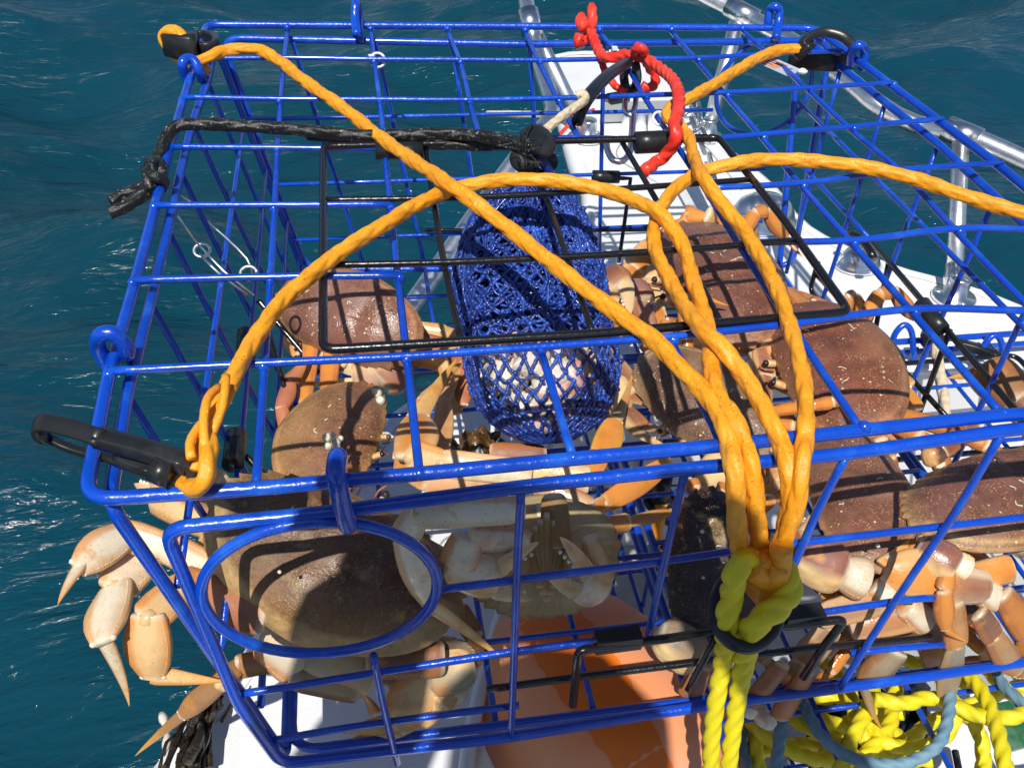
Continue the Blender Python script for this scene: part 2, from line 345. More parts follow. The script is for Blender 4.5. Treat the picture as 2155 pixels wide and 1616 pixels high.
# polished cleats and bow lights
def dome(px, py, r, name, sq=(1, 1)):
    c = U(px, py, ZD + .002)
    return obj(name, lathe([(r * 1.1, 0), (r * 1.12, .003), (r, .006), (r * .93, r * .45), (r * .75, r * .8), (r * .45, r * 1.0), (r * .1, r * 1.05)], c, n=32, sq=sq), 'steel', boat)
dome(1600, 470, .042, 'bow_light', (1.15, .8)); b2 = dome(1805, 560, .026, 'bow_light', (1.1, .85))
obj('cleat', tube(catmull([U(1786, 492, ZD + .05), U(1806, 500, ZD + .055), U(1826, 520, ZD + .055), U(1838, 545, ZD + .05)], .01), .006, 10), 'black', boat)
obj('chock', quad([U(1425, 400, ZD + .01), U(1450, 385, ZD + .01), U(1490, 470, ZD + .01), U(1470, 480, ZD + .01)], .02), 'steel', boat, smooth=False)
for x0, y0, x1, y1 in ((1455, 225, 1490, 300), (1470, 218, 1475, 262), (1440, 250, 1472, 228), (1465, 330, 1500, 395), (1492, 325, 1506, 390), (1440, 300, 1480, 262)):
    obj('anchor_bracket', tube([U(x0, y0, ZD + .02), U(x1, y1, ZD + .03)], .0045, 8), 'steel', boat)
# hinge plate seen under the crab on the right
obj('hinge_plate', quad([U(x, y, ZD + .002) for x, y in ((1370, 585), (1400, 580), (1432, 630), (1440, 648), (1385, 652), (1345, 622))], .005), 'grey', boat, smooth=False)
# ---------------------------------------------------------------- sunlit weed and driftwood on the gunwale
def driftwood():
    o = thing('driftwood', 'dark splintered piece of wet driftwood on the boat edge, bottom left', 'driftwood', tuple(U(410, 1560, ZD)))
    A = U(455, 1440, ZD + .016); B = U(390, 1640, ZD + .02)
    for k in range(34):
        off = np.array([rng.normal() * .0055, rng.normal() * .004, abs(rng.normal()) * .005])
        a_, b_ = sorted(rng.uniform(-.05, 1.05, 2)); b_ = max(b_, a_ + .35); LN = lambda t: A * (1 - t) + B * t; P = catmull([LN(a_) + off + rng.normal(0, .003, 3), LN((a_ + b_) / 2) + off * 1.2 + rng.normal(0, .003, 3), LN(b_) + off * 1.4 + rng.normal(0, .003, 3)], .005)
        obj('splinter', tube(P, np.linspace(.0015, .0038, len(P)) * rng.uniform(.4, 1.3) * (1 + .25 * np.sin(np.arange(len(P)) * rng.uniform(.6, 1.6))), 6), 'wood', o, smooth=False)
    P = [U(340, 1500, ZD + .03), U(352, 1545, ZD + .03), U(345, 1590, ZD + .03)]
    obj('shell_scrap', tube(catmull(P, .003), [.0022 + .0012 * math.sin(i) for i in range(len(catmull(P, .003)))], 8), 'bait', o)
driftwood()
def weed():
    o = thing('seaweed', 'curled brown scrap of kelp lying between the bait bag and the pale crab', 'seaweed', tuple(U(1015, 935, -.24)))
    for cx, cy, sz, col in ((1008, 935, 36, 0), (965, 942, 26, 0), (1030, 915, 24, 0), (1065, 945, 26, 0), (985, 918, 20, 0), (1040, 950, 24, 0)):
        n = 12; Vt = []; c = U(cx, cy, -.22); r = pxm(sz, c); ph = rng.uniform(0, 6)
        for i in range(n):
            for j in range(n):
                u, v = i / (n - 1) * 2 - 1, j / (n - 1) * 2 - 1
                Vt.append(c + np.array([u * r * (1 - .3 * v * v), v * r * .8 * (1 - .4 * u * u), .45 * r * math.sin(3 * u + ph) + .4 * r * math.sin(4 * v + ph * 2) * u + .12 * r * rng.normal()]))
        F = [(i * n + j, i * n + j + 1, (i + 1) * n + j + 1, (i + 1) * n + j) for i in range(n - 1) for j in range(n - 1)]
        obj('frond', (np.array(Vt), F), 'weed', o)
weed()
# ---------------------------------------------------------------- the near trap
WR, RR = .0023, .0036
W = .61; HB = -.25
NODE = {(0,0):(435,52),(0,2):(385,213),(0,3):(355,318),(0,4):(325,442),(0,5):(283,600),(0,6):(228,792),(0,7):(178,1052),
(1,0):(605,62),(1,1):(597,130),(1,2):(590,217),(1,3):(583,320),(1,4):(577,441),(1,5):(568,593),(1,6):(555,775),(1,7):(538,1028),
(2,0):(780,63),(2,1):(788,133),(2,2):(800,218),(2,3):(810,321),(2,4):(822,440),(2,5):(838,590),(2,6):(857,760),(2,7):(883,997),
(3,0):(942,64),(3,1):(970,134),(3,2):(990,219),(3,6):(1140,740),(3,7):(1208,965),
(4,0):(1105,66),(4,1):(1137,135),(4,2):(1178,215),(4,6):(1415,718),(4,7):(1522,937),
(5,0):(1262,67),(5,1):(1316,132),(5,2):(1360,209),(5,3):(1425,305),(5,4):(1490,405),(5,5):(1560,520),(5,6):(1672,690),(5,7):(1815,905),
(6,0):(1414,66),(6,1):(1470,130),(6,2):(1531,203),(6,3):(1607,291),(6,4):(1691,394),(6,5):(1798,515),(6,6):(1925,660),(6,7):(2113,873),
(7,0):(1563,63),(7,1):(1629,121),(7,2):(1707,193),(7,3):(1796,275),(7,4):(1904,366),(7,5):(2018,490),
(8,0):(1715,60),(8,1):(1789,114),(8,2):(1878,182),(8,3):(1982,259),(8,4):(2106,352)}
def node(i, j, z=0.0):
    if (i, j) in NODE: p = U(*NODE[(i, j)], 0)
    else: p = np.array([-W / 2 + i * W / 8, W / 2 - j * W / 7, 0])
    p = p.copy(); p[2] = z; return p
trap = thing('crab_trap', 'large square blue wire crab trap in front with crabs and blue bait bag inside', 'crab trap', (0, 0, HB - .01))
top = obj('top_panel', tube(fillet([node(0, 0), node(8, 0), node(8, 2), node(8, 4), np.array([.318, -.2, 0]), np.array([.322, -.309, 0]), node(6, 7), node(5, 7), node(4, 7), node(3, 7), node(2, 7), node(1, 7), node(0, 7), node(0, 6), node(0, 5), node(0, 4), node(0, 3), node(0, 2)], .014, closed=True), RR, 10, caps=False), 'blue', trap, label='blue wire top of the trap with a black door')
def wire(P, parent, r=WR, mat='blue', name='wire', smooth_=False):
    P = [np.asarray(p, float) for p in P]
    P = catmull(P, .012) if smooth_ else np.vstack([np.linspace(P[k], P[k + 1], 6)[:-1] for k in range(len(P) - 1)] + [P[-1][None]])
    return obj(name, tube(P, r, 8), mat, parent)
up = .0045                                                            # cross wires ride on the long wires
for i in range(1, 8):
    zz = -.001
    if i in (3, 4):
        wire([node(i, 0, zz), node(i, 1, zz), node(i, 2, zz), node(i, 2, zz) * .08 + np.array([*U(*((1014, 300) if i == 3 else (1222, 296)), 0)[:2], zz]) * .92], top, smooth_=True)
        wire([node(i, 6, zz), node(i, 7, zz)], top)
    else: wire([node(i, j, zz) for j in range(8)], top, smooth_=True)
for j in range(1, 7):
    row = [node(i, j, zz + up) for i in range(9)]
    if j in (4, 5):
        wire(row[:3], top, smooth_=True); wire(row[5:], top, smooth_=True)
    elif j == 1: wire([U(392, 124, up)] + row[1:], top, smooth_=True)
    else: wire(row, top, smooth_=True)
obj('welds', join(*[lathe([(.0008, -.0036), (.0033, -.0018), (.0036, .001), (.0012, .0034)], node(i, j, .0012) + rng.normal(0, .0004, 3), rng.normal(0, 1, 3), 7) for i in range(9) for j in range(8) if not (i in (3, 4) and j in (3, 4, 5)) and not (i in (0, 8) and j in (0, 7))]), 'blue', top, kind='stuff')
# black door in the top
door = obj('trap_door', tube(fillet([U(680, 308, .006), U(1512, 289, .006), U(1648, 460, .006), U(1788, 657, .006), U(1240, 703, .006), U(680, 736, .006)], .008, closed=True), .0027, 10, caps=False), 'black', trap, label='black wire door in the top of the trap')
for a in ([(895, 308), (932, 540), (972, 722)], [(1130, 360), (1195, 545), (1247, 700)], [(1306, 294), (1400, 455), (1518, 682)]):
    wire([U(x, y, .001) for x, y in a], door, .0021, 'black', smooth_=True)
for a in ([(682, 421), (1000, 415), (1300, 398), (1581, 378)], [(682, 558), (1000, 550), (1400, 528), (1674, 506)]):
    wire([U(x, y, .006) for x, y in a], door, .0022, 'black', smooth_=True)
def sleeve(a, b, r, parent, mat='plastic', flat=1):
    T, F = tube(np.linspace(a, b, 4), r, 12); T2, F_2 = tube(np.linspace(a, b, 4), r * .6, 12)
    return obj('hinge_sleeve', (T, F), mat, parent)
sleeve(U(1338, 301, .006), U(1417, 297, .006), .0085, door); sleeve(U(790, 318, .004), U(890, 316, .004), .0065, door)
# ---- front panel
FY = -.309
front = obj('front_panel', tube(fillet([V(345, 1112, FY), V(700, 1077, FY), V(1100, 1024, FY), V(1440, 987, FY), V(1780, 955, FY), V(2120, 905, FY), np.array([.315, FY, -.004]), np.array([.30, FY + .01, -.245]), V(1960, 1421, FY), V(1430, 1493, FY), V(1075, 1549, FY), V(592, 1606, FY), V(500, 1478, FY)], .012, closed=True), RR, 10, caps=False), 'blue', trap, label='front side panel with a round escape ring')
wire([V(x, y, FY + .004) for x, y in ((925, 1240), (1100, 1218), (1400, 1180), (1600, 1152), (1900, 1117), (2155, 1088))] + [np.array([.31, FY + .004, -.076])], front, smooth_=True)
wire([V(x, y, FY + .004) for x, y in ((492, 1462), (700, 1430), (900, 1398), (1070, 1372), (1300, 1342))], front, smooth_=True)
wire([V(x, y, FY + .004) for x, y in ((1500, 1322), (1650, 1300), (1900, 1263), (1965, 1258))], front, smooth_=True)
wire([V(x, y, FY + .004) for x, y in ((548, 1562), (690, 1537), (850, 1514), (1092, 1483))], front, smooth_=True)
wire([V(x, y, FY + .004) for x, y in ((1985, 1356), (1890, 1363), (1790, 1374))], front, smooth_=True)
for a in ([(1097, 1028), (1088, 1200), (1081, 1400), (1076, 1552)], [(1442, 990), (1412, 1120), (1362, 1348)], [(1782, 958), (1722, 1072), (1660, 1212), (1600, 1330)], [(2108, 912), (2012, 1075), (1880, 1270), (1768, 1447)], [(786, 1378), (806, 1480), (836, 1606)]):
    wire([V(x, y, FY - .001) for x, y in a], front, smooth_=True)
esc = np.array([V(672 + 248 * math.cos(t), 1236 + 138 * math.sin(t) - 8 * math.cos(t), FY - .003) for t in np.linspace(0, 2 * math.pi, 61)])
obj('escape_ring', tube(esc, .0031, 10, caps=False), 'blue', front)
fd = obj('front_door', tube(fillet([V(1206, 1482, FY - .012), V(1217, 1368, FY - .012), V(1262, 1362, FY - .01), V(1500, 1330, FY - .006), V(1780, 1302, FY - .012), V(1740, 1352, FY - .014), V(1690, 1425, FY - .014)], .006), .0027, 8), 'black', trap, label='black wire door hanging in the front panel')
wire([V(1448, 1450, FY - .012), V(1508, 1340, FY - .010)], fd, .0024, 'black')
wire([V(1024, 1450, FY + .006), V(1200, 1426, FY + .006), V(1500, 1389, FY + .003), V(1700, 1364, FY + .003), V(1960, 1340, FY + .006)], fd, .0024, 'black')
for a, b in (((1253, 1352), (1346, 1340)), ((1650, 1302), (1728, 1292))):
    obj('hinge_sleeve', box((V(*a, FY - .006) + V(*b, FY - .006)) / 2, np.linalg.norm(V(*a, FY) - V(*b, FY)), .010, .0105, [(V(*b, FY) - V(*a, FY)) / np.linalg.norm(V(*b, FY) - V(*a, FY)), [0, 1, 0], [0, 0, 1]]), 'plastic', fd, smooth=False)
# ---- left panel (leans inwards)
def LP(y, z):
    t = z / HB; xt = np.interp(-y, [-node(0, j)[1] for j in range(8)], [node(0, j)[0] for j in range(8)]) + .004
    return np.array([xt * (1 - t) - .243 * t, y, z])
leftp = obj('left_panel', tube(fillet([LP(.318, -.012), LP(.218, -.012), LP(.13, -.012), LP(.044, -.012), LP(-.044, -.012), LP(-.13, -.012), LP(-.218, -.012), LP(-.298, -.012), LP(-.300, HB), LP(.288, HB)], .012, closed=True), RR, 10, caps=False), 'blue', trap, label='left side panel leaning inwards')
for j in range(0, 8):
    y = W / 2 - j * W / 7
    if 0 < j < 7: wire([LP(y, -.014), LP(y, HB)], leftp)
for z in (-.078, -.135, -.195): wire([LP(.288, z) + [.004, 0, 0], LP(-.296, z) + [.004, 0, 0]], leftp)
ld = obj('side_door', tube([LP(.05, -.135) + [.01, 0, 0], LP(.05, -.245) + [.04, 0, 0], LP(-.14, -.245) + [.04, 0, 0], LP(-.14, -.135) + [.01, 0, 0]], .0024, 8), 'black', trap, label='black wire door in the left panel')
for a, b in (((519, 700), (517, 748)), ((497, 915), (490, 978))):
    pa, pb = XX(*a, -.268), XX(*b, -.268); sleeve(pa, pb, .0075, ld)
wire([XX(700, 760, -.2) * 0 + LP(.03, -.15) + [.012, 0, 0], LP(-.12, -.24) + [.03, 0, 0]], ld, .0022, 'black')
# ---- back panel
BY = node(4, 0)[1] - .006
backp = obj('back_panel', tube(fillet([node(0, 0) + [.012, -.006, -.011], node(4, 0) + [0, -.006, -.011], node(8, 0) + [.018, -.006, -.011], V(1668, 560, .29), V(643, 566, .29)], .02, closed=True), RR, 10, caps=False), 'blue', trap, label='far side panel with a large ring')
for i in range(1, 8):
    if i in (6, 7): continue
    a = node(i, 0) + [.004, -.006, -.011]; b = np.array([-.243 + i * .545 / 8, .29, HB - .004]); wire([a, b], backp)
for z, x0, x1 in ((-.078, -.28, .205), (-.150, -.262, .28), (-.217, -.25, .29)):
    wire([np.array([x0, .288, z]), np.array([x1, .288, z - .006])], backp, .0022)
cr = np.array([.258, .288, -.062]); obj('escape_ring', tube(np.array([cr + [.052 * math.cos(t), 0, .052 * math.sin(t)] for t in np.linspace(0, 2 * math.pi, 41)]), .0026, 8, caps=False), 'blue', backp)
for a in ([(1325, 378), (1300, 545)],): wire([V(1250, 374, .285), V(1327, 376, .285), V(1312, 485, .285), V(1302, 552, .285)], backp, .0024, 'black')
wire([V(895, 484, .284), V(1100, 486, .284), V(1370, 484, .284)], backp, .0022, 'black')
sleeve(V(1248, 372, .283), V(1302, 373, .283), .007, backp)
# ---- right panel
def RP(y, z):
    t = z / HB; xt = np.interp(-y, [-node(8, j)[1] for j in range(8)], [node(8, j)[0] for j in range(8)]) - .004
    return np.array([xt * (1 - t) + .298 * t, y, z])
rightp = obj('right_panel', tube(fillet([RP(.31, -.014), RP(.21, -.014), RP(.13, -.014), RP(.044, -.014), RP(-.1, -.014), RP(-.296, -.014), RP(-.300, HB), RP(.235, HB - .01)], .014, closed=True), RR, 10, caps=False), 'blue', trap, label='right side panel with a black door')
for j in range(1, 7):
    y = W / 2 - j * W / 7; wire([RP(y, -.016), RP(y, HB)], rightp)
wire([RP(.28, -.074), RP(-.296, -.072)], rightp); wire([RP(.27, -.13), RP(.09, -.13)], rightp); wire([RP(-.2, -.13), RP(-.296, -.13)], rightp)
rd = obj('side_door', tube(fillet([RP(.09, -.13), RP(-.2, -.13), RP(-.2, -.235), RP(.16, -.235), RP(.16, -.20)], .01), .0027, 8), 'black', trap, label='black wire door in the right panel')
wire([XX(1715, 575, .300), XX(1992, 877, .300)], rd, .0024, 'black'); wire([RP(.05, -.13), RP(.02, -.235)], rd, .0024, 'black'); wire([RP(-.06, -.13), RP(-.07, -.235)], rd, .0024, 'black')
sleeve(XX(1940, 640, .296), XX(1980, 693, .296), .0075, rd)
# ---- floor
floor = obj('bottom_panel', tube(fillet([np.array([-.236, .28, HB]), np.array([.29, .24, HB - .006]), np.array([.292, -.295, HB]), np.array([-.240, -.295, HB])], .02, closed=True), .0034, 10, caps=False), 'blue', trap, label='wire floor of the trap under the crabs')
for i in range(1, 8):
    x = -.24 + i * .53 / 8; wire([[x, .27, HB], [x, -.295, HB]], floor, .0022)
for j in range(1, 9):
    y = .27 - j * .565 / 9; wire([[-.239, y, HB + .004], [.291, y, HB + .004]], floor, .0022)
# ---- hook eyes that close the panels
def hook(pts, r=.0043):
    P = catmull([U(x, y, z) for x, y, z in pts], .002)
    return obj('hook', tube(P, r, 12), 'blue', trap)
hook([(262, 752, -.006), (268, 738, .006), (252, 712, .016), (232, 700, .020), (210, 706, .018), (205, 728, .008), (222, 762, -.004), (240, 785, -.008)])
hook([(425, 168, -.008), (420, 150, .004), (408, 128, .012), (394, 124, .014), (384, 134, .012), (388, 158, .0), (397, 176, -.008)])
hook([(757, 88, -.006), (756, 60, .002), (754, 30, .012), (751, 10, .02), (748, 12, .022), (747, 40, .012), (751, 75, .002)])
hook([(1633, 82, -.004), (1638, 50, .006), (1640, 25, .016), (1632, 15, .021), (1620, 22, .016), (1617, 45, .006), (1616, 62, -.002)])
hook([(1790, 136, -.006), (1792, 112, .008), (1800, 98, .016), (1812, 97, .017), (1820, 108, .010), (1819, 130, .0), (1814, 146, -.008)])
hk = catmull([V(733, 1108, -.317), V(722, 1070, -.319), V(712, 1020, -.319), V(706, 992, -.316), np.array([-.189, -.306, .013]), np.array([-.189, -.298, .004])], .002)
obj('hook', tube(hk, .0046, 12), 'blue', trap)
# ---- nylon ties
for cx, cy, r, a0 in ((795, 127, 15, -2.6), (1293, 112, 10, 2.5), (1388, 250, 14, 1.0)):
    c = U(cx, cy, .001); q = pxm(r, c)
    P = [c + np.array([q * math.cos(t), q * .8 * math.sin(t), .7 * q * math.sin(t)]) for t in np.linspace(a0, a0 + 5.2, 24)]
    tt = thing('cable_tie', 'small translucent nylon cable tie ' + {795: 'on the far left top wires', 1293: 'beside the red cord on the far rail side', 1388: 'hanging just above the black door hinge'}[cx], 'cable tie', tuple(c), 'nylon cable ties on the trap')
    obj('strap', tube(P, .0012, 6), 'tie', tt); obj('tie_head', box(P[-1], .005, .004, .003), 'tie', tt, smooth=False)
# ---------------------------------------------------------------- second trap on the floor of the boat
def second_trap():
    t = thing('crab_trap', 'second blue wire crab trap lying lower in the boat beneath the first, at right', 'crab trap', (.33, -.15, -.55))
    x0, x1, y0, y1, z0, z1 = .055, .66, -.46, .135, -.545, -.295
    def fr(z): return tube(fillet([np.array(p + (z,)) for p in ((x0, y0), (x1, y0), (x1, y1), (x0, y1))], .015, closed=True), .0036, 8, caps=False)
    tp = obj('top_panel', fr(z1), 'blue', t); bt = obj('bottom_panel', fr(z0), 'blue', t)
    for i in range(1, 8):
        x = x0 + (x1 - x0) * i / 8
        if i != 7 or True: wire([[x, y0, z1], [x, y1, z1]], tp, .0022); wire([[x, y0, z0], [x, y1, z0]], bt, .0022)
        wire([[x, y1, z1 - .01], [x, y1, z0]], t, .0022); wire([[x, y0, z1 - .01], [x, y0, z0]], t, .0022)
    for j in range(1, 7):
        y = y0 + (y1 - y0) * j / 7; wire([[x0, y, z1 + .004], [x1, y, z1 + .004]], tp, .0022); wire([[x0, y, z0 + .004], [x1, y, z0 + .004]], bt, .0022)
        wire([[x0, y, z1], [x0, y, z0]], t, .0022); wire([[x1, y, z1], [x1, y, z0]], t, .0022)
    for z in (z1 - .018, z1 - .08, z1 - .15, z1 - .2):
        r = .0034 if z > z1 - .03 else .0022
        wire([[x0 - .003, y0, z], [x0 - .003, y1, z]], t, r); wire([[x0, y1 + .003, z], [x1, y1 + .003, z]], t, r); wire([[x1, y0, z], [x1, y1, z]], t, r)
    for px, py in ((1897, 716), (2085, 738)):
        c = U(px, py, z1 + .004)
        P = [c + np.array([-.009, 0, -.012]), c + np.array([-.009, .002, .008]), c + np.array([0, .004, .018]), c + np.array([.009, 0, .010]), c + np.array([.013, -.01, -.012])]
        obj('hook', tube(catmull(P, .002), .0034, 10), 'blue', t)
    d = obj('trap_door', tube(fillet([np.array([.2, -.05, z1 + .006]), np.array([.52, -.05, z1 + .006]), np.array([.52, .09, z1 + .006]), np.array([.2, .09, z1 + .006])], .01, closed=True), .0028, 8, caps=False), 'black', t)
second_trap()
# ---------------------------------------------------------------- orange bridle ropes
def Z(pts): return [U(*p) for p in pts]
def Fv(pts, Y): return [V(x, y, Y) for x, y in pts]
RB = .0049
def Z0(pts): return [U(x, y, .0088 + (.26 * max(0, z - .012) if z > .012 else z - .012)) for x, y, z in pts]
g = 'orange ropes of the trap bridle'
r1 = Z0([(415, 132, .006), (440, 120, .012), (480, 106, .014), (540, 104, .016), (590, 130, .018), (640, 170, .02), (720, 226, .02), (800, 289, .022), (880, 345, .048), (960, 398, .078), (1060, 473, .044), (1180, 568, .026), (1300, 660, .02), (1370, 710, .02), (1430, 772, .02), (1490, 836, .018), (1514, 872, .016), (1528, 909, .012)]) + [V(1535, 940, -.313), V(1541, 969, -.322), V(1547, 1010, -.329)] + Fv([(1550, 1078), (1552, 1126), (1562, 1170), (1592, 1215), (1608, 1250)], -.333)
obj('bridle_rope', rope(r1, RB), 'orange', label='orange braided rope running diagonally down from the far left clip across the bait bag', cat='rope', group=g)
r2 = Z0([(428, 985, .010), (420, 958, .012), (430, 925, .014), (462, 850, .016), (495, 785, .018), (535, 715, .022), (590, 638, .028), (650, 583, .032), (720, 528, .036), (800, 478, .042), (880, 430, .030), (950, 400, .018), (1030, 383, .022), (1110, 378, .040), (1210, 387, .040), (1300, 409, .042), (1345, 427, .048), (1385, 448, .060), (1415, 480, .045), (1440, 525, .026), (1458, 590, .022), (1477, 645, .018), (1490, 700, .017), (1497, 779, .016), (1510, 830, .022), (1538, 872, .026), (1556, 905, .018)]) + [V(1567, 938, -.312), V(1577, 969, -.321), V(1586, 1020, -.328)] + Fv([(1592, 1078), (1596, 1126), (1600, 1170), (1604, 1215), (1612, 1255)], -.331)
obj('bridle_rope', rope(r2, RB), 'orange', label='orange braided rope arching from the near left clip over the bait bag', cat='rope', group=g)
r3 = Z0([(2330, 478, .02), (2250, 466, .022), (2155, 448, .026), (2080, 428, .028), (2000, 402, .03), (1920, 375, .034), (1820, 352, .036), (1720, 340, .036), (1620, 336, .034), (1540, 346, .030), (1480, 362, .018), (1430, 390, .016), (1392, 435, .012), (1376, 480, .014), (1380, 530, .016), (1402, 575, .016), (1429, 626, .018), (1473, 690, .050), (1512, 722, .055), (1550, 770, .035), (1591, 830, .020), (1626, 895, .014)]) + [V(1645, 938, -.312), V(1656, 975, -.322), V(1663, 1017, -.329)] + Fv([(1662, 1070), (1652, 1115), (1638, 1160), (1620, 1205), (1616, 1250)], -.332)
obj('bridle_rope', rope(r3, RB), 'orange', label='orange braided rope entering from the right edge and curving down to the bundle', cat='rope', group=g)
r4 = Z0([(1690, 104, .020), (1655, 104, .020), (1610, 116, .020), (1560, 143, .020), (1500, 180, .018), (1445, 210, .016), (1412, 226, .015), (1404, 246, .014), (1425, 262, .015), (1448, 288, .020), (1460, 330, .030), (1478, 372, .070), (1520, 430, .044), (1565, 485, .026), (1600, 540, .022), (1630, 598, .020), (1652, 655, .018), (1674, 730, .016), (1690, 800, .014), (1696, 870, .012), (1695, 895, .012)]) + [V(1693, 930, -.314), V(1689, 965, -.325), V(1684, 1010, -.332)] + Fv([(1676, 1060), (1662, 1105), (1646, 1150), (1630, 1200), (1622, 1248)], -.336)
obj('bridle_rope', rope(r4, RB), 'orange', label='orange braided rope from the far right clip, passing under the red cord', cat='rope', group=g)
# whipped tip where the four ropes pass through the yellow rope
kn = thing('rope_knot', 'orange knot where the bridle ropes meet the yellow rope loop', 'knot', tuple(V(1612, 1240, -.335)))
for k, pts in enumerate(([(1565, 1165), (1580, 1210), (1605, 1250), (1618, 1262)], [(1600, 1170), (1610, 1220), (1620, 1262)], [(1645, 1150), (1638, 1205), (1622, 1258)], [(1580, 1195), (1612, 1215), (1640, 1190)])):
    obj('strand', rope(Fv(pts, -.338 - .002 * k), .0062, Mn=12), 'orange', kn)
# ropes ends through clips
e1 = Z([(432, 148, -.004), (400, 132, -.004), (372, 118, .0), (353, 98, .008), (345, 78, .016), (356, 66, .022), (374, 70, .022), (386, 84, .018)])
obj('bridle_rope', rope(e1, .0056), 'orange', label='small orange rope loop through the black clip at the far left corner', cat='rope')
e2 = Z([(425, 905, .016), (440, 930, .018), (437, 970, .018), (434, 1005, .014), (412, 1026, .006), (382, 1018, .0), (362, 1002, -.004)])
obj('bridle_rope', rope(e2, .0046), 'orange', label='frayed orange rope loop through the near left clip', cat='rope')
# loose strands of the splice near the left clip
sp = thing('rope_splice', 'untwisted orange strands tucked back above the near left clip', 'splice', tuple(U(450, 880, .02)))
for a, ph in ((.004, 0), (.004, 2.1), (.0045, 4.2)):
    C = catmull(Z([(418, 985, .014), (424, 935, .018), (446, 880, .022), (478, 820, .024)]), .003); s = np.arange(len(C)) * .003
    P = C + np.stack([a * np.cos(s * 85 + ph), a * .4 * np.sin(s * 60), a * np.sin(s * 85 + ph) + .003], 1)
    obj('strand', tube(P, .0023, 8, lay(.003, amp=.15)), 'orange', sp)
# ---------------------------------------------------------------- clips
def solid(path, w, h, parent, name, mat='plastic', n=12):
    P = catmull(path, .004); T, N, B = frames(P); th = np.arange(n) / n * 2 * np.pi
    c = np.sign(np.cos(th)) * np.abs(np.cos(th)) ** .3; s = np.sign(np.sin(th)) * np.abs(np.sin(th)) ** .3
    Vt = (P[:, None, :] + (h / 2) * c[None, :, None] * N[:, None, :] + (w / 2) * s[None, :, None] * B[:, None, :]).reshape(-1, 3); F = []
    for i in range(len(P) - 1):
        for j in range(n): k = (j + 1) % n; F.append((i * n + j, i * n + k, (i + 1) * n + k, (i + 1) * n + j))
    F += [tuple(range(n - 1, -1, -1)), tuple((len(P) - 1) * n + j for j in range(n))]
    return obj(name, (Vt, F), mat, parent)
cl = thing('snap_clip', 'long black plastic snap clip sticking out over the near left rail', 'clip', tuple(U(250, 950, 0)), 'black plastic clips on the bridle')
solid(Z([(100, 920, .006), (82, 912, .009), (78, 898, .013), (95, 890, .017), (150, 902, .018), (215, 922, .018)]), .0085, .0045, cl, 'jaw')
solid(Z([(205, 920, .016), (300, 945, .015), (396, 976, .014)]), .0095, .0075, cl, 'clip_body')
solid(Z([(98, 920, .005), (150, 944, .0), (240, 968, -.002), (320, 992, .0)]), .0040, .0034, cl, 'gate')
solid(Z([(250, 962, -.002), (300, 980, -.002), (372, 1006, -.004)]), .0085, .007, cl, 'gate_latch')
sw = obj('swivel', tube(Z([(322, 985, .012), (360, 1000, .010)]), .0065, 14), 'plastic', cl)
solid(Z([(375, 975, .014), (405, 985, .010), (405, 1008, .004), (372, 1005, .0)]), .007, .006, cl, 'eye')
cl2 = thing('snap_clip', 'black plastic clip round the far left corner of the top frame', 'clip', tuple(U(400, 95, .01)), 'black plastic clips on the bridle')
solid(Z([(360, 90, .010), (385, 96, .012), (414, 98, .012)]), .020, .022, cl2, 'clip_body')
solid(Z([(412, 100, .008), (440, 104, .008), (456, 96, .008), (448, 82, .006), (425, 78, .004), (400, 84, .004)]), .006, .012, cl2, 'jaw')
cl3 = thing('snap_clip', 'black plastic clip at the far right corner of the top frame', 'clip', tuple(U(1730, 100, .01)), 'black plastic clips on the bridle')
solid(Z([(1700, 105, .012), (1690, 92, .016), (1710, 74, .022), (1740, 68, .024), (1775, 78, .022), (1800, 100, .014)]), .008, .009, cl3, 'gate')
solid(Z([(1700, 112, .008), (1690, 100, .012)]), .016, .018, cl3, 'eye')
solid(Z([(1665, 118, -.012), (1700, 126, -.012), (1745, 130, -.012), (1790, 128, -.012)]), .012, .018, cl3, 'clip_body')
# lower black clip with its own bit of rope, hanging in the second trap
cl4 = thing('snap_clip', 'black clip hanging low behind the front rail near the middle', 'clip', tuple(U(1390, 1050, -.33)), 'black plastic clips on the bridle')
obj('clip_body', tube(Z([(1395, 1000, -.30), (1388, 1030, -.31), (1390, 1055, -.32)]), .010, 14), 'plastic', cl4)
P = [U(1390, 1052, -.325) + .013 * np.array([math.cos(t), math.sin(t), .15 * math.sin(t)]) for t in np.linspace(0, 2 * math.pi, 25)]
obj('eye', tube(P, .004, 10, caps=False), 'plastic', cl4)
solid(Z([(1420, 1045, -.32), (1452, 1010, -.31), (1458, 985, -.30)]), .008, .006, cl4, 'gate')
obj('bridle_rope', rope(Z([(1391, 1052, -.318), (1389, 1080, -.33), (1382, 1115, -.35), (1386, 1150, -.37), (1390, 1185, -.40)]), .0062), 'orange', label='short length of orange rope under the low black clip', cat='rope')
# pale rope of the second trap
obj('bridle_rope', rope(Z([(1968, 715, -.285), (1974, 760, -.29), (1982, 810, -.295), (1988, 860, -.30), (1992, 930, -.31)]), .0062), 'cord', label='pale peach rope hanging down behind the right rail', cat='rope')
cl5 = thing('snap_clip', 'black clip on the far rail of the second trap', 'clip', tuple(U(1955, 715, -.285)), 'black plastic clips on the bridle')
solid(Z([(1945, 712, -.285), (1962, 708, -.28), (1975, 716, -.285)]), .014, .016, cl5, 'clip_body')
solid(Z([(2012, 722, -.29), (2060, 735, -.29), (2100, 752, -.29)]), .010, .010, cl5, 'gate')
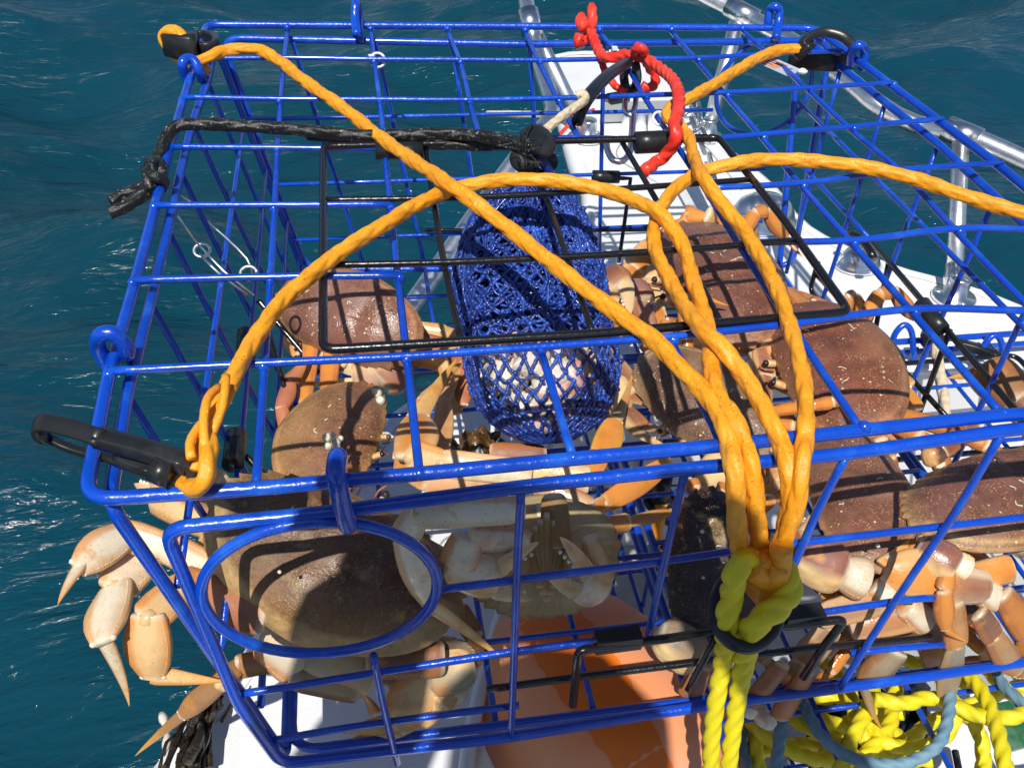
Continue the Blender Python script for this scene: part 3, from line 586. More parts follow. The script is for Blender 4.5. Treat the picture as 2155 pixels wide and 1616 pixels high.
# ---------------------------------------------------------------- black rope, knot
br = Z([(322, 352, -.002), (338, 318, .004), (352, 285, .010), (378, 264, .014), (440, 262, .014), (520, 266, .012), (600, 271, .010), (680, 279, .010), (780, 286, .010), (880, 283, .012), (970, 283, .014), (1050, 292, .018), (1098, 302, .020), (1110, 315, .018)])
obj('black_rope', rope(br, .0047), 'blackrope', label='black braided rope tied over the left rail and stretched along the door hinge', cat='rope')
br2 = Z0([(648, 285, .004), (720, 292, .006), (800, 299, .008), (900, 303, .008), (1000, 306, .008), (1070, 306, .010), (1105, 318, .014)])
obj('black_rope', rope(br2, .0041), 'blackrope', label='second strand of black rope lying on the black hinge rod', cat='rope')
kt = thing('rope_knot', 'tight black knot with two cut tails outside the left rail', 'knot', tuple(U(320, 375, -.01)))
obj('tail', rope(Z([(232, 424, -.012), (262, 408, -.010), (295, 396, -.006), (325, 382, .0)]), .0043), 'blackrope', kt)
obj('tail', rope(Z([(230, 448, -.012), (262, 436, -.010), (300, 410, -.006), (328, 392, .0)]), .0046), 'blackrope', kt)
for a in ([(312, 345, .004), (330, 340, .008), (342, 360, .006), (330, 385, .0), (314, 380, -.004), (310, 355, .0)], [(318, 400, .002), (312, 375, .008), (322, 348, .010), (338, 352, .004), (335, 378, .002), (322, 398, .0)], [(310, 366, .006), (326, 372, .010), (342, 382, .004), (336, 398, -.002)]):
    obj('turn', rope(Z(a), .0044), 'blackrope', kt)
# ---------------------------------------------------------------- black toggle at the mouth of the bag
tg = thing('bag_toggle', 'black plastic toggle with frayed black rope end at the mouth of the bait bag', 'toggle', tuple(U(1120, 310, .01)))
def disc(c, r, th, nrm, name, sq=(1, 1), rot=0, mat='plastic'):
    return obj(name, lathe([(r * .9, -th / 2), (r, -th * .35), (r, th * .35), (r * .9, th / 2), (r * .3, th * .55)], c, nrm, 30, sq, rot), mat, tg)
vd = -RM[2]
disc(U(1133, 298, .020), pxm(46, U(1133, 298, .02)), .008, (.55, -.5, .6), 'disc', (1, .75))
disc(U(1107, 334, .006), pxm(34, U(1107, 334, .006)), .009, (-.3, -.75, .5), 'disc', (1, .9))
obj('stem', tube(Z([(1150, 335, -.004), (1140, 350, -.012), (1130, 370, -.02)]), .010, 12), 'rubber', tg)
for k in range(18):
    a = U(1102 + rng.normal() * 9, 318 + rng.normal() * 6, .024); d = np.array([rng.normal(), rng.normal(), abs(rng.normal()) * .6]); d /= np.linalg.norm(d)
    P = catmull([a, a + d * .008 + rng.normal(0, .002, 3), a + d * .015 + rng.normal(0, .004, 3)], .002)
    obj('fibre', tube(P, .00055, 4), 'blackrope', tg)
cc = rope(Z([(1150, 272, .018), (1175, 252, .020), (1205, 230, .022), (1232, 210, .022), (1226, 198, .024), (1214, 202, .022)]), .0036)
obj('cord', cc, 'cord', label='short cream braided cord between the black toggle and the black rubber straps', cat='cord')
bd = thing('rubber_strap', 'bundle of black rubber bands reaching from the cream cord up to the red cord', 'strap', tuple(U(1275, 170, .01)))
for k in range(3):
    obj('band', tube(catmull(Z([(1222 + 6 * k, 222 - 2 * k, .018), (1240 + 6 * k, 195 - k, .022), (1275 + 5 * k, 160 - k, .022), (1316 + 4 * k, 132, .016)]), .004), .0042, 8), 'rubber', bd)
obj('band_end', tube(Z([(1235, 212, .016), (1224, 232, .010), (1214, 258, .004)]), .005, 10), 'rubber', bd)
obj('band', tube(catmull(Z([(1318, 135, .01), (1313, 165, -.01), (1320, 192, -.02), (1334, 190, -.02), (1341, 165, -.01), (1338, 138, .01)]), .004), .0042, 8), 'rubber', bd)
hk = thing('steel_hook', 'stainless hook with a long shank hanging below the black rubber bands', 'hook', tuple(U(1325, 270, -.03)))
obj('link', tube(catmull(Z([(1330, 182, -.02), (1318, 205, -.025), (1315, 232, -.03), (1326, 242, -.03), (1336, 225, -.028), (1338, 195, -.022), (1330, 182, -.02)]), .003), .0026, 8), 'steel', hk)
obj('shank', tube(catmull(Z([(1332, 236, -.03), (1330, 280, -.035), (1326, 318, -.04), (1312, 338, -.042), (1292, 338, -.042), (1279, 318, -.04), (1276, 298, -.036)]), .003), .0029, 8), 'steel', hk)
# ---------------------------------------------------------------- red cord
rc = thing('red_cord', 'twisted red cord tied round the far rail and hanging over the door hinge', 'cord', tuple(U(1330, 120, .01)))
RC = .0052
obj('strand', rope(Z([(1224, 37, .02), (1232, 52, .016), (1243, 66, .012), (1254, 95, .008), (1266, 118, .008), (1290, 122, .010), (1316, 117, .014), (1348, 121, .018), (1382, 137, .020), (1410, 164, .022), (1430, 196, .026), (1428, 232, .028), (1419, 262, .026), (1421, 288, .020), (1404, 318, .006), (1382, 338, -.002), (1357, 362, -.004)]), RC, 'lay', 14, wob=.0008), 'red', rc)
obj('strand', rope(Z([(1245, 15, .030), (1247, 32, .026), (1246, 52, .018), (1238, 72, .006), (1224, 92, .0), (1216, 90, .004), (1220, 74, .010)]), RC * .95, 'lay', 14), 'red', rc)
obj('strand', rope(Z([(1224, 37, .02), (1222, 48, .018), (1230, 58, .016)]), RC * 1.1, 'lay', 14), 'red', rc)
obj('strand', rope(Z([(1336, 112, .022), (1342, 101, .030), (1352, 104, .030), (1358, 122, .016), (1366, 142, .004), (1378, 158, -.004), (1378, 176, -.008), (1366, 186, -.010), (1350, 181, -.008)]), RC * .9, 'lay', 14), 'red', rc)
obj('strand', rope(Z([(1262, 122, .0), (1272, 145, -.008), (1284, 168, -.012), (1300, 185, -.016), (1318, 194, -.018)]), RC * .7, 'lay', 14), 'red', rc)
obj('red_cord', rope(Z([(1250, 232, -.30), (1220, 242, -.30), (1208, 252, -.30), (1176, 286, -.31)]), .0035, 'lay', 10), 'red', label='faded thin red cord end lying by the left rail foot', cat='cord')
# ---------------------------------------------------------------- steel leader on the left
sl_ = thing('wire_leader', 'loop of thin bare steel wire with swivels inside the left panel', 'wire', tuple(U(450, 520, -.09)))
for a in ([(362, 402, -.02), (400, 425, -.04), (430, 460, -.06), (475, 500, -.07), (520, 545, -.08), (530, 575, -.09)], [(375, 455, -.03), (405, 500, -.05), (425, 522, -.06), (470, 570, -.07), (535, 622, -.09)], [(420, 535, -.06), (460, 575, -.07), (520, 620, -.09)]):
    obj('leader', tube(catmull(Z(a), .01), .0009, 6), 'alu', sl_)
for x, y in ((425, 527), (523, 575)):
    c = U(x, y, -.07); obj('swivel', tube([c + .006 * np.array([math.cos(t), .8 * math.sin(t), .5 * math.sin(t)]) for t in np.linspace(0, 6.28, 20)], .0013, 8), 'alu', sl_)
# ---------------------------------------------------------------- tag card
def tag():
    c = [U(1583, 128, .003), U(1630, 124, .003), U(1690, 150, -.004), U(1656, 161, -.004)]
    t = thing('rope_tag', 'small laminated blue-grey and orange card tag tied beside the far right clip', 'tag', tuple(c[0]))
    obj('card', quad(c, .0006), 'tagcard', t, smooth=False)
    L = lambda u, v, h=.0009: (c[0] * (1 - u) + c[3] * u) * (1 - v) + (c[1] * (1 - u) + c[2] * u) * v + np.array([0, 0, h])
    def strip(u0, u1, v0, v1, mat, nm, h=.0009): obj(nm, quad([L(u0, v0, h), L(u1, v0, h), L(u1, v1, h), L(u0, v1, h)], .0002), mat, t, smooth=False)
    for k in range(4): strip(.18 + .02 * k, .58, .12 + .2 * k, .25 + .2 * k, 'tagorange', 'print_stripe')
    for k in range(3): strip(.05, .4 + .1 * k, .28 + .2 * k, .32 + .2 * k, 'tagblue', 'print_line', .0012)
    for k in range(5): strip(.36 + .055 * k, .40 + .055 * k, .46, .62, 'ink', 'print_mark', .0015)
    for k in range(4): strip(.68 + .04 * k, .70 + .04 * k, .4 + .06 * k, .5 + .06 * k, 'ink', 'print_mark', .0015)
    obj('torn_edge', lathe([(.004, 0), (.005, .002), (.002, .004)], U(1688, 154, -.002), n=7), 'tie', t, smooth=False)
tag()
# ---------------------------------------------------------------- ring and yellow rope
ring = np.array([V(1572 + 68 * math.cos(t), 1282 + 80 * math.sin(t), -.343 - .021 * math.sin(t)) for t in np.linspace(0, 2 * math.pi, 61)])
obj('ring', tube(ring, .0036, 14, caps=False), 'rubber', label='black rubber ring hanging in front of the trap with the yellow rope through it', cat='ring')
def Fw(pts): return [V(x, y, Y) for x, y, Y in pts]
RY = .0064
y1 = Fw([(1600, 1180, -.332), (1568, 1180, -.342), (1547, 1208, -.350), (1540, 1250, -.348), (1530, 1300, -.352), (1528, 1345, -.348), (1520, 1400, -.346), (1508, 1470, -.352), (1499, 1540, -.358), (1495, 1610, -.364), (1492, 1700, -.37)])
obj('yellow_rope', tube(*(lambda P: (P, np.interp(np.arange(len(P)) / len(P), [0, .35, .5, 1], [RY, RY, .0054, .0050])))(catmull(y1, .0018)), 20, lay(.0058)), 'yellow', label='yellow twisted rope through the black ring, its left hanging part', cat='rope')
y2 = Fw([(1625, 1180, -.330), (1650, 1200, -.338), (1662, 1232, -.345), (1648, 1268, -.352), (1610, 1298, -.358), (1582, 1322, -.358), (1572, 1350, -.352), (1564, 1400, -.350), (1552, 1470, -.354), (1542, 1540, -.360), (1534, 1610, -.366), (1528, 1700, -.37)])
obj('yellow_rope', tube(*(lambda P: (P, np.interp(np.arange(len(P)) / len(P), [0, .35, .5, 1], [RY * 1.1, RY * 1.1, .0054, .0050])))(catmull(y2, .0018)), 20, lay(.0058)), 'yellow', label='yellow twisted rope through the black ring, its right hanging part', cat='rope')
# rope heap under the right side
hp = thing('rope_heap', 'heap of yellow twisted rope piled under the right side of the trap', 'rope', tuple(U(1850, 1500, -.36)))
YP = [[(1560, 1480, -.30), (1600, 1540, -.31), (1690, 1590, -.32), (1780, 1600, -.33), (1840, 1560, -.32), (1700, 1500, -.31), (1640, 1460, -.31)],
[(1650, 1500, -.31), (1720, 1540, -.30), (1800, 1590, -.30), (1830, 1640, -.30)],
[(1760, 1640, -.30), (1790, 1560, -.29), (1830, 1480, -.29), (1850, 1400, -.30)],
[(1600, 1640, -.33), (1590, 1560, -.32), (1610, 1500, -.32)],
[(1720, 1380, -.30), (1760, 1420, -.30), (1790, 1460, -.30), (1810, 1540, -.31), (1870, 1590, -.32), (1960, 1600, -.32)],
[(1840, 1470, -.28), (1900, 1480, -.28), (1960, 1468, -.28), (2020, 1490, -.28), (2090, 1512, -.275), (2170, 1500, -.27)],
[(2000, 1460, -.29), (2010, 1500, -.29), (1990, 1545, -.30), (1930, 1575, -.31), (1860, 1560, -.31), (1830, 1520, -.31)],
[(1990, 1380, -.285), (2040, 1420, -.28), (2080, 1480, -.275), (2105, 1560, -.27), (2120, 1640, -.27)],
[(2030, 1500, -.30), (2060, 1540, -.31), (2070, 1600, -.32), (2060, 1650, -.32)],
[(2070, 1400, -.30), (2130, 1460, -.29), (2190, 1480, -.29)],
[(1900, 1420, -.31), (1880, 1470, -.31), (1870, 1530, -.31), (1810, 1600, -.31)],
[(1560, 1600, -.34), (1640, 1570, -.34), (1730, 1570, -.34), (1800, 1620, -.34)],
[(1900, 1500, -.33), (1840, 1500, -.33), (1770, 1530, -.33), (1730, 1600, -.33)],
[(1700, 1470, -.32), (1770, 1470, -.32), (1850, 1510, -.33), (1900, 1560, -.33)],
[(1910, 1560, -.34), (1960, 1520, -.34), (2050, 1480, -.33), (2155, 1440, -.32)],
[(1830, 1330, -.31), (1880, 1380, -.32), (1950, 1400, -.32), (2040, 1440, -.31)]]
for P in YP: obj('rope_turn', rope(Z(P), .0058, 'lay', 14), 'yellow', hp)
bh = thing('rope_heap', 'blue-grey twisted cord snaking through the yellow rope heap', 'rope', tuple(U(1850, 1560, -.36)))
for P in ([(1790, 1440, -.285), (1700, 1450, -.28), (1655, 1490, -.28), (1640, 1560, -.285), (1630, 1640, -.29)], [(1680, 1450, -.285), (1700, 1500, -.285), (1740, 1560, -.285), (1810, 1600, -.285), (1900, 1606, -.28), (1970, 1570, -.275), (1995, 1510, -.27), (2000, 1450, -.27)], [(1560, 1510, -.33), (1590, 1540, -.32), (1570, 1620, -.33)], [(1575, 1480, -.32), (1560, 1560, -.32), (1580, 1640, -.32)], [(2090, 1380, -.29), (2110, 1440, -.285), (2170, 1490, -.28)]):
    obj('rope_turn', rope(Z(P), .0046, 'lay', 12), 'bluegrey', bh)
obj('net_scrap', rope(Z([(1405, 1100, -.36), (1435, 1085, -.36), (1450, 1105, -.36), (1470, 1080, -.35)]), .006, 'lay'), 'twine', label='tuft of dark blue netting beside the dark crab', cat='netting')
# zip bag and tub under the right corner
tb = thing('plastic_tub', 'white and green plastic tub under the rope heap, bottom right', 'tub', tuple(U(2050, 1540, -.48)))
obj('lid', quad([U(1950, 1470, -.40), U(2120, 1440, -.40), U(2260, 1640, -.40), U(1960, 1680, -.40)][::-1], -.03), 'white', tb, smooth=False)
obj('lid_stripe', quad([U(2100, 1480, -.395), U(2150, 1470, -.395), U(2190, 1560, -.395), U(2120, 1580, -.395)][::-1], -.004), 'green', tb, smooth=False)
obj('handle', tube(Z([(2010, 1580, -.385), (2022, 1640, -.385)]), .003, 8), 'black', tb)
zb = thing('zip_bag', 'black fabric bag with a zip under the yellow ropes', 'bag', tuple(U(1900, 1530, -.42)))
n = 16; Vt = []; 
for i in range(n):
    for j in range(n):
        p = U(1700 + 260 * i / (n - 1), 1430 + 230 * j / (n - 1), -.40 ); Vt.append(p + np.array([0, 0, .012 * math.sin(i * 1.1 + j * .5) + .01 * math.sin(j * 1.3) + .004 * rng.normal()]))
obj('fabric', (np.array(Vt), [(i * n + j, i * n + j + 1, (i + 1) * n + j + 1, (i + 1) * n + j) for i in range(n - 1) for j in range(n - 1)]), 'rubber', zb)
zp = obj('zip', tube(Z([(1930, 1465, -.375), (1945, 1530, -.375), (1950, 1600, -.375)]), .003, 6), 'black', zb)
for k in range(22):
    c = U(1932 + k * .9, 1468 + k * 6, -.371); obj('tooth', box(c, .006, .0014, .002), 'plastic', zp, smooth=False)
# ---------------------------------------------------------------- buoy
def buoy():
    c = D(1265, 1530, .74); o = thing('buoy', 'large salmon-orange buoy with a brighter painted band under the trap', 'buoy', tuple(c))
    ax = (U(1120, 1200, -.4) - U(1420, 1640, -.4)); ax /= np.linalg.norm(ax); ax[2] -= .1; ax /= np.linalg.norm(ax)
    R, Hh = .088, .20; prof, pr2 = [], []
    pf = [(0.012, -1), (.02, -.985), (.3, -.95), (.6, -.85), (.85, -.62), (.97, -.35), (1, 0), (.97, .3), (.88, .55), (.7, .78), (.45, .92), (.2, .99), (.12, 1.03), (.1, 1.1)]
    Vt, F = lathe([(r * R, h * Hh * .62) for r, h in pf], c, ax, 48)
    obj('shell', (Vt, F), 'buoy', o)
    # painted stripe: a skin 0.4 mm proud of the shell, following the long axis
    u = np.array([1., 0, 0]) - ax * ax[0]; u /= np.linalg.norm(u); v = np.cross(ax, u); fwd = -RM[2]; t0 = math.atan2(fwd @ v, fwd @ u)
    Vt, F = [], []; ns, nh = 12, 30; hs = np.linspace(-.97, .985, nh)
    ph = np.array([h for _, h in pf]); prr = np.array([r for r, _ in pf])
    for a, h in enumerate(hs):
        r = np.interp(h, ph, prr) * R + .0004; w = .27 + .03 * math.sin(h * 4 + 1); off = .36 + .05 * h
        for b in range(ns):
            t = t0 + off + w * (b / (ns - 1) * 2 - 1) * (1 + .05 * math.sin(h * 40 + b)); Vt.append(c + ax * h * Hh * .62 + r * (u * math.cos(t) + v * math.sin(t)))
    F = [(a * ns + b, a * ns + b + 1, (a + 1) * ns + b + 1, (a + 1) * ns + b) for a in range(nh - 1) for b in range(ns - 1)]
    obj('painted_band', (np.array(Vt), F), 'buoyband', o)
buoy()
obj('strap', tube(Z([(1020, 1450, -.45), (1000, 1520, -.45), (985, 1650, -.45)]), .006, 6), 'rubber', label='black strap lying on the boat floor left of the buoy', cat='strap')
# ---------------------------------------------------------------- bait bag
def bag():
    o = thing('bait_bag', 'blue knotted twine bait bag full of pale bait, hanging in the middle of the trap', 'bait bag', tuple(U(1130, 700, -.14)))
    ctr = [(1130, 372, -.012, 26), (1120, 395, -.022, 70), (1108, 430, -.035, 98), (1110, 500, -.055, 132), (1115, 580, -.075, 154), (1122, 660, -.095, 158), (1130, 740, -.112, 160), (1138, 810, -.128, 152), (1142, 860, -.138, 134), (1147, 898, -.146, 100), (1152, 920, -.150, 60), (1155, 930, -.152, 22)]
    C = np.array([U(x, y, z) for x, y, z, w in ctr]); Rr = np.array([pxm(w, c) for (x, y, z, w), c in zip(ctr, C)])
    s = np.r_[0, np.cumsum(np.linalg.norm(np.diff(C, axis=0), axis=1))]; s /= s[-1]
    right = RM[0]; ax = C[-1] - C[0]; ax /= np.linalg.norm(ax); r_ = right - ax * (right @ ax); r_ /= np.linalg.norm(r_); f_ = np.cross(ax, r_)
    def pt(v, u, k=1.0, wob=0):
        c = np.array([np.interp(v, s, C[:, i]) for i in range(3)]); r = np.interp(v, s, Rr) * k
        r *= 1 + .03 * math.sin(3 * u + 2 * v) + .085 * (1.05 - v) * math.sin(8 * u + 2.2 * math.sin(3 * v)) + .03 * math.sin(5 * u - 5 * v)
        return c + r * (math.cos(u) * r_ + .62 * math.sin(u) * f_)
    N = 30; K = 27
    def netlayer(k, r0, jit, sag, vmax=1.0, knots=True, rad=.00125):
        rg = np.random.default_rng(int(k * 1000)); node_ = {}
        vs = np.cumsum([.75 + .5 * rg.random() for _ in range(K + 1)]); vs = (vs - vs[0]) / (vs[-1] - vs[0]) * vmax
        for kk in range(K + 1):
            for q in range(N):
                v = vs[kk] + rg.normal() * .006 * jit * (kk not in (0, K)); u = 2 * math.pi * (q + .5 * (kk % 2)) / N
                pull = .16 * (1 - v) ** 1.5 * math.sin(2 * u + 1 + sag) + .05 * math.sin(3 * u + 3 * v + sag) + rg.normal() * .022 * jit
                node_[kk, q] = pt(min(max(v, 0), 1), u + pull, k * (1 + .035 * math.sin(9 * u + 12 * v) * (1 - v) + rg.normal() * .012))
        acc = []
        for kk in range(K):
            for q in range(N):
                a_ = node_[kk, q]
                for dq in ((0, -1) if kk % 2 == 0 else (0, 1)):
                    b_ = node_[kk + 1, (q + dq) % N]; m_ = (a_ + b_) / 2 + rg.normal(0, .0008, 3) - (0, 0, .0008)
                    P = catmull([a_, m_, b_], .0014); acc.append(tube(P, rad * (1 + .18 * np.cos(np.arange(len(P)) * 2.2)), 6, caps=False))
                if knots and kk: acc.append(lathe([(.0008, -.0021), (.0021, -.001), (.0022, .0009), (.0008, .0021)], a_, rg.normal(0, 1, 3), 6))
        return acc
    obj('net', join(*netlayer(1.0, 0, .7, 0)), 'twine', o); obj('net', join(*netlayer(.965, 0, 1.0, .4, vmax=.62, rad=.0011)), 'twine', o)
    obj('net', join(*netlayer(.92, 0, 1.3, .9, vmax=.52, knots=False, rad=.0011)), 'twine', o)
    acc = []
    for q in range(90):                                                # gathered folds at the mouth
        a = rng.uniform(0, 6.28); v1 = rng.uniform(.3, .6); P = [pt(.0, a, .9), pt(.07, a + rng.normal() * .15, 1.0), pt(v1 * .4, a + rng.normal() * .12, rng.uniform(.93, 1.03)), pt(v1 * .75, a + rng.normal() * .15, rng.uniform(.93, 1.03)), pt(v1, a + rng.normal() * .2, .97)]
        acc.append(rope(P, .0013, 'lay', 6, step=.0025))
    obj('drawstring_folds', join(*acc), 'twine', o)
    obj('mouth_tuft', rope([pt(0, 0, 1.2), pt(0, 1.5, 1.4) + [0, 0, .01], pt(0, 3, 1.2), pt(.02, 4.5, 1.5), pt(0, 6, 1.2)], .004, 'lay'), 'twine', o)
    for k in range(95):
        v = rng.uniform(.60, .93); u = rng.uniform(0, 6.28); kk = rng.uniform(.3, .72) if v < .82 else .3
        c = pt(v, u, kk); R0 = rng.uniform(.009, .0145); n = 12
        Vt = []; d = [rng.uniform(.6, 1.25) for _ in range(6)]
        pr = [(R0 * (.05 + math.sin(math.pi * i / 9) * (1 + .18 * math.sin(i * 2 + k))), (i / 9 - .5) * 2 * R0 * d[0]) for i in range(10)]
        obj('bait', lathe(pr, c, rng.normal(0, 1, 3), n, (1, d[1] * .8)), 'bait', o)
bag()
# ---------------------------------------------------------------- crabs
PUR = np.array([.165, .072, .050]); PUR2 = np.array([.23, .10, .065]); OLV = np.array([.23, .150, .075]); TAN = np.array([.34, .20, .10])
CRM = np.array([.74, .51, .25]); ORG = np.array([.66, .25, .045]); RUST = np.array([.24, .075, .038]); WHT = np.array([.82, .75, .58]); DRK = np.array([.05, .03, .026]); GRY = np.array([.40, .34, .22]); YEL = np.array([.66, .38, .06])
CAMV = -RM[2]
class Acc:
    def __init__(s): s.V = []; s.F = []; s.C = []; s.Mi = []; s.n = 0
    def add(s, V_, F_, C_, mi):
        V_ = np.asarray(V_, float); C_ = np.asarray(C_, float)
        if C_.ndim == 1: C_ = np.repeat(C_[None], len(V_), 0)
        s.V.append(V_); s.C.append(C_); s.F += [tuple(int(i) + s.n for i in f) for f in F_]; s.Mi += [mi] * len(F_); s.n += len(V_)
    def build(s, parent, sm='shell'): return obj('body', (np.vstack(s.V), s.F, s.Mi), [sm, 'limb'], parent, cols=np.vstack(s.C))
PROF = {'merus': [(0, .55), (.06, .78), (.2, .9), (.5, .95), (.8, 1.0), (.95, .97), (1, .78)],
        'carpus': [(0, .74), (.1, .88), (.35, .97), (.65, 1.05), (.92, 1.0), (1, .76)],
        'prop': [(0, .70), (.08, .84), (.3, 1.0), (.5, 1.06), (.75, .92), (.92, .66), (1, .5)],
        'dact': [(0, .9), (.08, .98), (.25, .84), (.5, .62), (.75, .36), (.92, .14), (1, .03)],
        'palm': [(0, .45), (.08, .72), (.25, .92), (.5, 1.0), (.75, 1.02), (.9, .92), (1, .7)],
        'finger': [(0, .8), (.1, .95), (.3, .85), (.55, .64), (.8, .38), (.93, .18), (1, .03)]}
def seg(A, P, Q, w, kind, c1, c2, thick=.55, nrm=None, curve=0.0, side=1, mi=1):
    P = np.asarray(P, float); Q = np.asarray(Q, float); ax = Q - P; L = np.linalg.norm(ax)
    if L < 1e-6: return
    ax = ax / L; nr = CAMV if nrm is None else np.asarray(nrm, float); nr = nr - ax * (nr @ ax); nr /= max(np.linalg.norm(nr), 1e-6); sd = np.cross(ax, nr)
    n, m_ = 18, 20; pr = PROF[kind]; Vt = []; Cc = []
    for i in range(n):
        t = i / (n - 1); t = .5 - .5 * math.cos(math.pi * t); r = np.interp(t, [a for a, _ in pr], [b for _, b in pr]) * w / 2
        off = sd * curve * L * math.sin(math.pi * t * (.5 if kind in ('dact', 'finger') else 1)) * side
        for j in range(m_):
            a = 2 * math.pi * j / m_; ca, sa = math.cos(a), math.sin(a); ca = math.copysign(abs(ca) ** .72, ca); sa = math.copysign(abs(sa) ** .75, sa)
            # flattened, with a ridge along both edges and a low keel on the outer face
            rx = r * (1 + .05 * (abs(ca) > .95)); ry = r * thick * (1 + .10 * (sa > .97))
            gr = 1
            ry *= 1 + .10 * math.exp(-((ca - .30) / .07) ** 2) - .26 * math.exp(-((abs(ca) - .80) / .09) ** 2)
            if kind == 'prop': rx *= 1.0 + (.14 if ca > 0 else -.10) * math.sin(math.pi * t)
            Vt.append(P + ax * L * t + off + sd * rx * ca * gr + nr * ry * sa)
            e = abs(ca) ** 3; jn = 0
            if kind not in ('dact', 'finger'): jn = max(0, 1 - min(t, 1 - t) / .07)
            c = c1 * (1 - e * .8) + c2 * e * .8
            if ca > .5: c = c * .35 + (c2 * .6 + ORG * .4) * .65
            if kind == 'palm': c = c1 if ca < .25 else CRM * (.9 + .15 * math.sin(j * 9 + i * 7))
            c = c * (1 - .35 * max(0, t - .35)) + ORG * .35 * max(0, t - .35)
            if sa < -.2: c = CRM * .75 + c * .25
            c = c * (1 - jn * .6) + WHT * jn * .55
            if kind == 'dact': c = c * (1 - t ** 1.5 * .85) + np.array([.74, .36, .05]) * t ** 1.5 * .85
            Cc.append(c)
    F = []
    for i in range(n - 1):
        for j in range(m_): k = (j + 1) % m_; F.append((i * m_ + j, i * m_ + k, (i + 1) * m_ + k, (i + 1) * m_ + j))
    F += [tuple(range(m_ - 1, -1, -1)), tuple((n - 1) * m_ + j for j in range(m_))]
    A.add(Vt, F, Cc, mi)
    if w > .008 and kind not in ('dact', 'finger'):                      # granules along both ridges
        k = int(L / .0017)
        for ce in (-.84, .84, .30):
            for q in range(2, k - 1):
                t = (q + rng.uniform(-.3, .3)) / k; r = np.interp(t, [a for a, _ in pr], [b for _, b in pr]) * w / 2; h = rng.uniform(.0003, .0006)
                b0 = P + ax * L * t + sd * r * ce + nr * r * thick * (1 - abs(ce) ** 3) ** .5 * .93; s4 = .00045
                A.add([b0 - ax * s4, b0 - sd * s4, b0 + ax * s4, b0 + sd * s4, b0 + nr * (h + .0002)], [(0, 1, 4), (1, 2, 4), (2, 3, 4), (3, 0, 4)], c1 * .8 + c2 * .25, mi)
    if kind in ('prop', 'carpus', 'merus') and w > .006:               # condyle knobs at the far joint
        for s in (-1, 1):
            c0 = Q - ax * L * .03 + sd * s * w * .24; V2, F_2 = lathe([(w * .02, -w * .08), (w * .075, -w * .04), (w * .08, w * .03), (w * .03, w * .08)], c0, ax, 10); A.add(V2, F_2, WHT * .9, mi)
        if kind != 'merus' or True:                                    # row of fringe bristles along one edge
            k = int(L / .0022)
            for q in range(2, k - 1):
                t = q / k; r = np.interp(t, [a for a, _ in pr], [b for _, b in pr]) * w / 2
                b0 = P + ax * L * t + sd * r * .97; d = sd * rng.uniform(.5, 1.1) + ax * .6 + nr * rng.normal() * .3
                A.add([b0 - ax * .0004, b0 + ax * .0004, b0 + d * .0016, b0 + nr * .0003], [(0, 1, 2), (1, 3, 2), (3, 0, 2)], c2 * .7, mi)
def zlin(pts, z0, z1, wall=-.285):
    out = []; n = len(pts)
    for k, p in enumerate(pts):
        z = z0 + (z1 - z0) * k / (n - 1) if len(p) < 4 else p[3]
        out.append(G(p[0], p[1], z, wall))
    return out
KND = ['merus', 'carpus', 'prop', 'dact']
def leg(A, pts, z0, z1, c1=ORG, c2=RUST, start=0, thick=.5, wall=-.285, cols=None, curve=.12, side=1, nrm=None):
    """pts: (x, y, width of the segment that begins here) in photo pixels; kinds run merus, carpus, propodus, dactyl from `start`."""
    P = zlin(pts, z0, z1, wall)
    for k in range(len(P) - 1):
        kd = KND[min(start + k, 3)]; w = pxm(pts[k][2], P[k]); a, b = (c1, c2) if cols is None else cols[k]
        ov = (P[k + 1] - P[k]); ov = ov / max(np.linalg.norm(ov), 1e-6) * w * .10
        seg(A, P[k] - (ov if k else 0), P[k + 1] + (ov if kd != 'dact' else 0), w, kd, a, b, thick * .80, nrm=nrm, curve=curve if kd == 'dact' else 0, side=side)
        if k: V2, F_2 = lathe([(w * .1, -w * .22), (w * .20, -w * .14), (w * .22, 0), (w * .20, w * .14), (w * .1, w * .22)], P[k], P[k + 1] - P[k - 1], 14); A.add(V2, F_2, CRM * .9, 1)
def claw(A, P, Q, w, f1, f2, c1=PUR2, c2=CRM, nrm=None, thick=.62):
    """palm P-Q of width w (metres) and two fingertips"""
    seg(A, P, Q, w, 'palm', c1, c2, thick, nrm=nrm)
    ax = (Q - P) / np.linalg.norm(Q - P); nr = CAMV if nrm is None else np.asarray(nrm, float); nr = nr - ax * (nr @ ax); nr /= np.linalg.norm(nr); sd = np.cross(ax, nr)
    for s, tip in ((1, f1), (-1, f2)):
        s_ = 1 if (tip - Q) @ sd > ((f1 + f2) / 2 - Q) @ sd else -1
        b = Q - ax * w * .10 + sd * s_ * w * .24; seg(A, b, tip, w * .46, 'finger', CRM * .9, WHT, .7, nrm=nrm, curve=.10, side=s_)
        for q in range(5):
            t = .25 + q * .13; c0 = b + (tip - b) * t - sd * s_ * w * .13 * (1 - t); V2, F_2 = lathe([(w * .05, -w * .02), (w * .045, w * .03), (w * .01, w * .07)], c0, -sd * s_, 7); A.add(V2, F_2, WHT, 1)
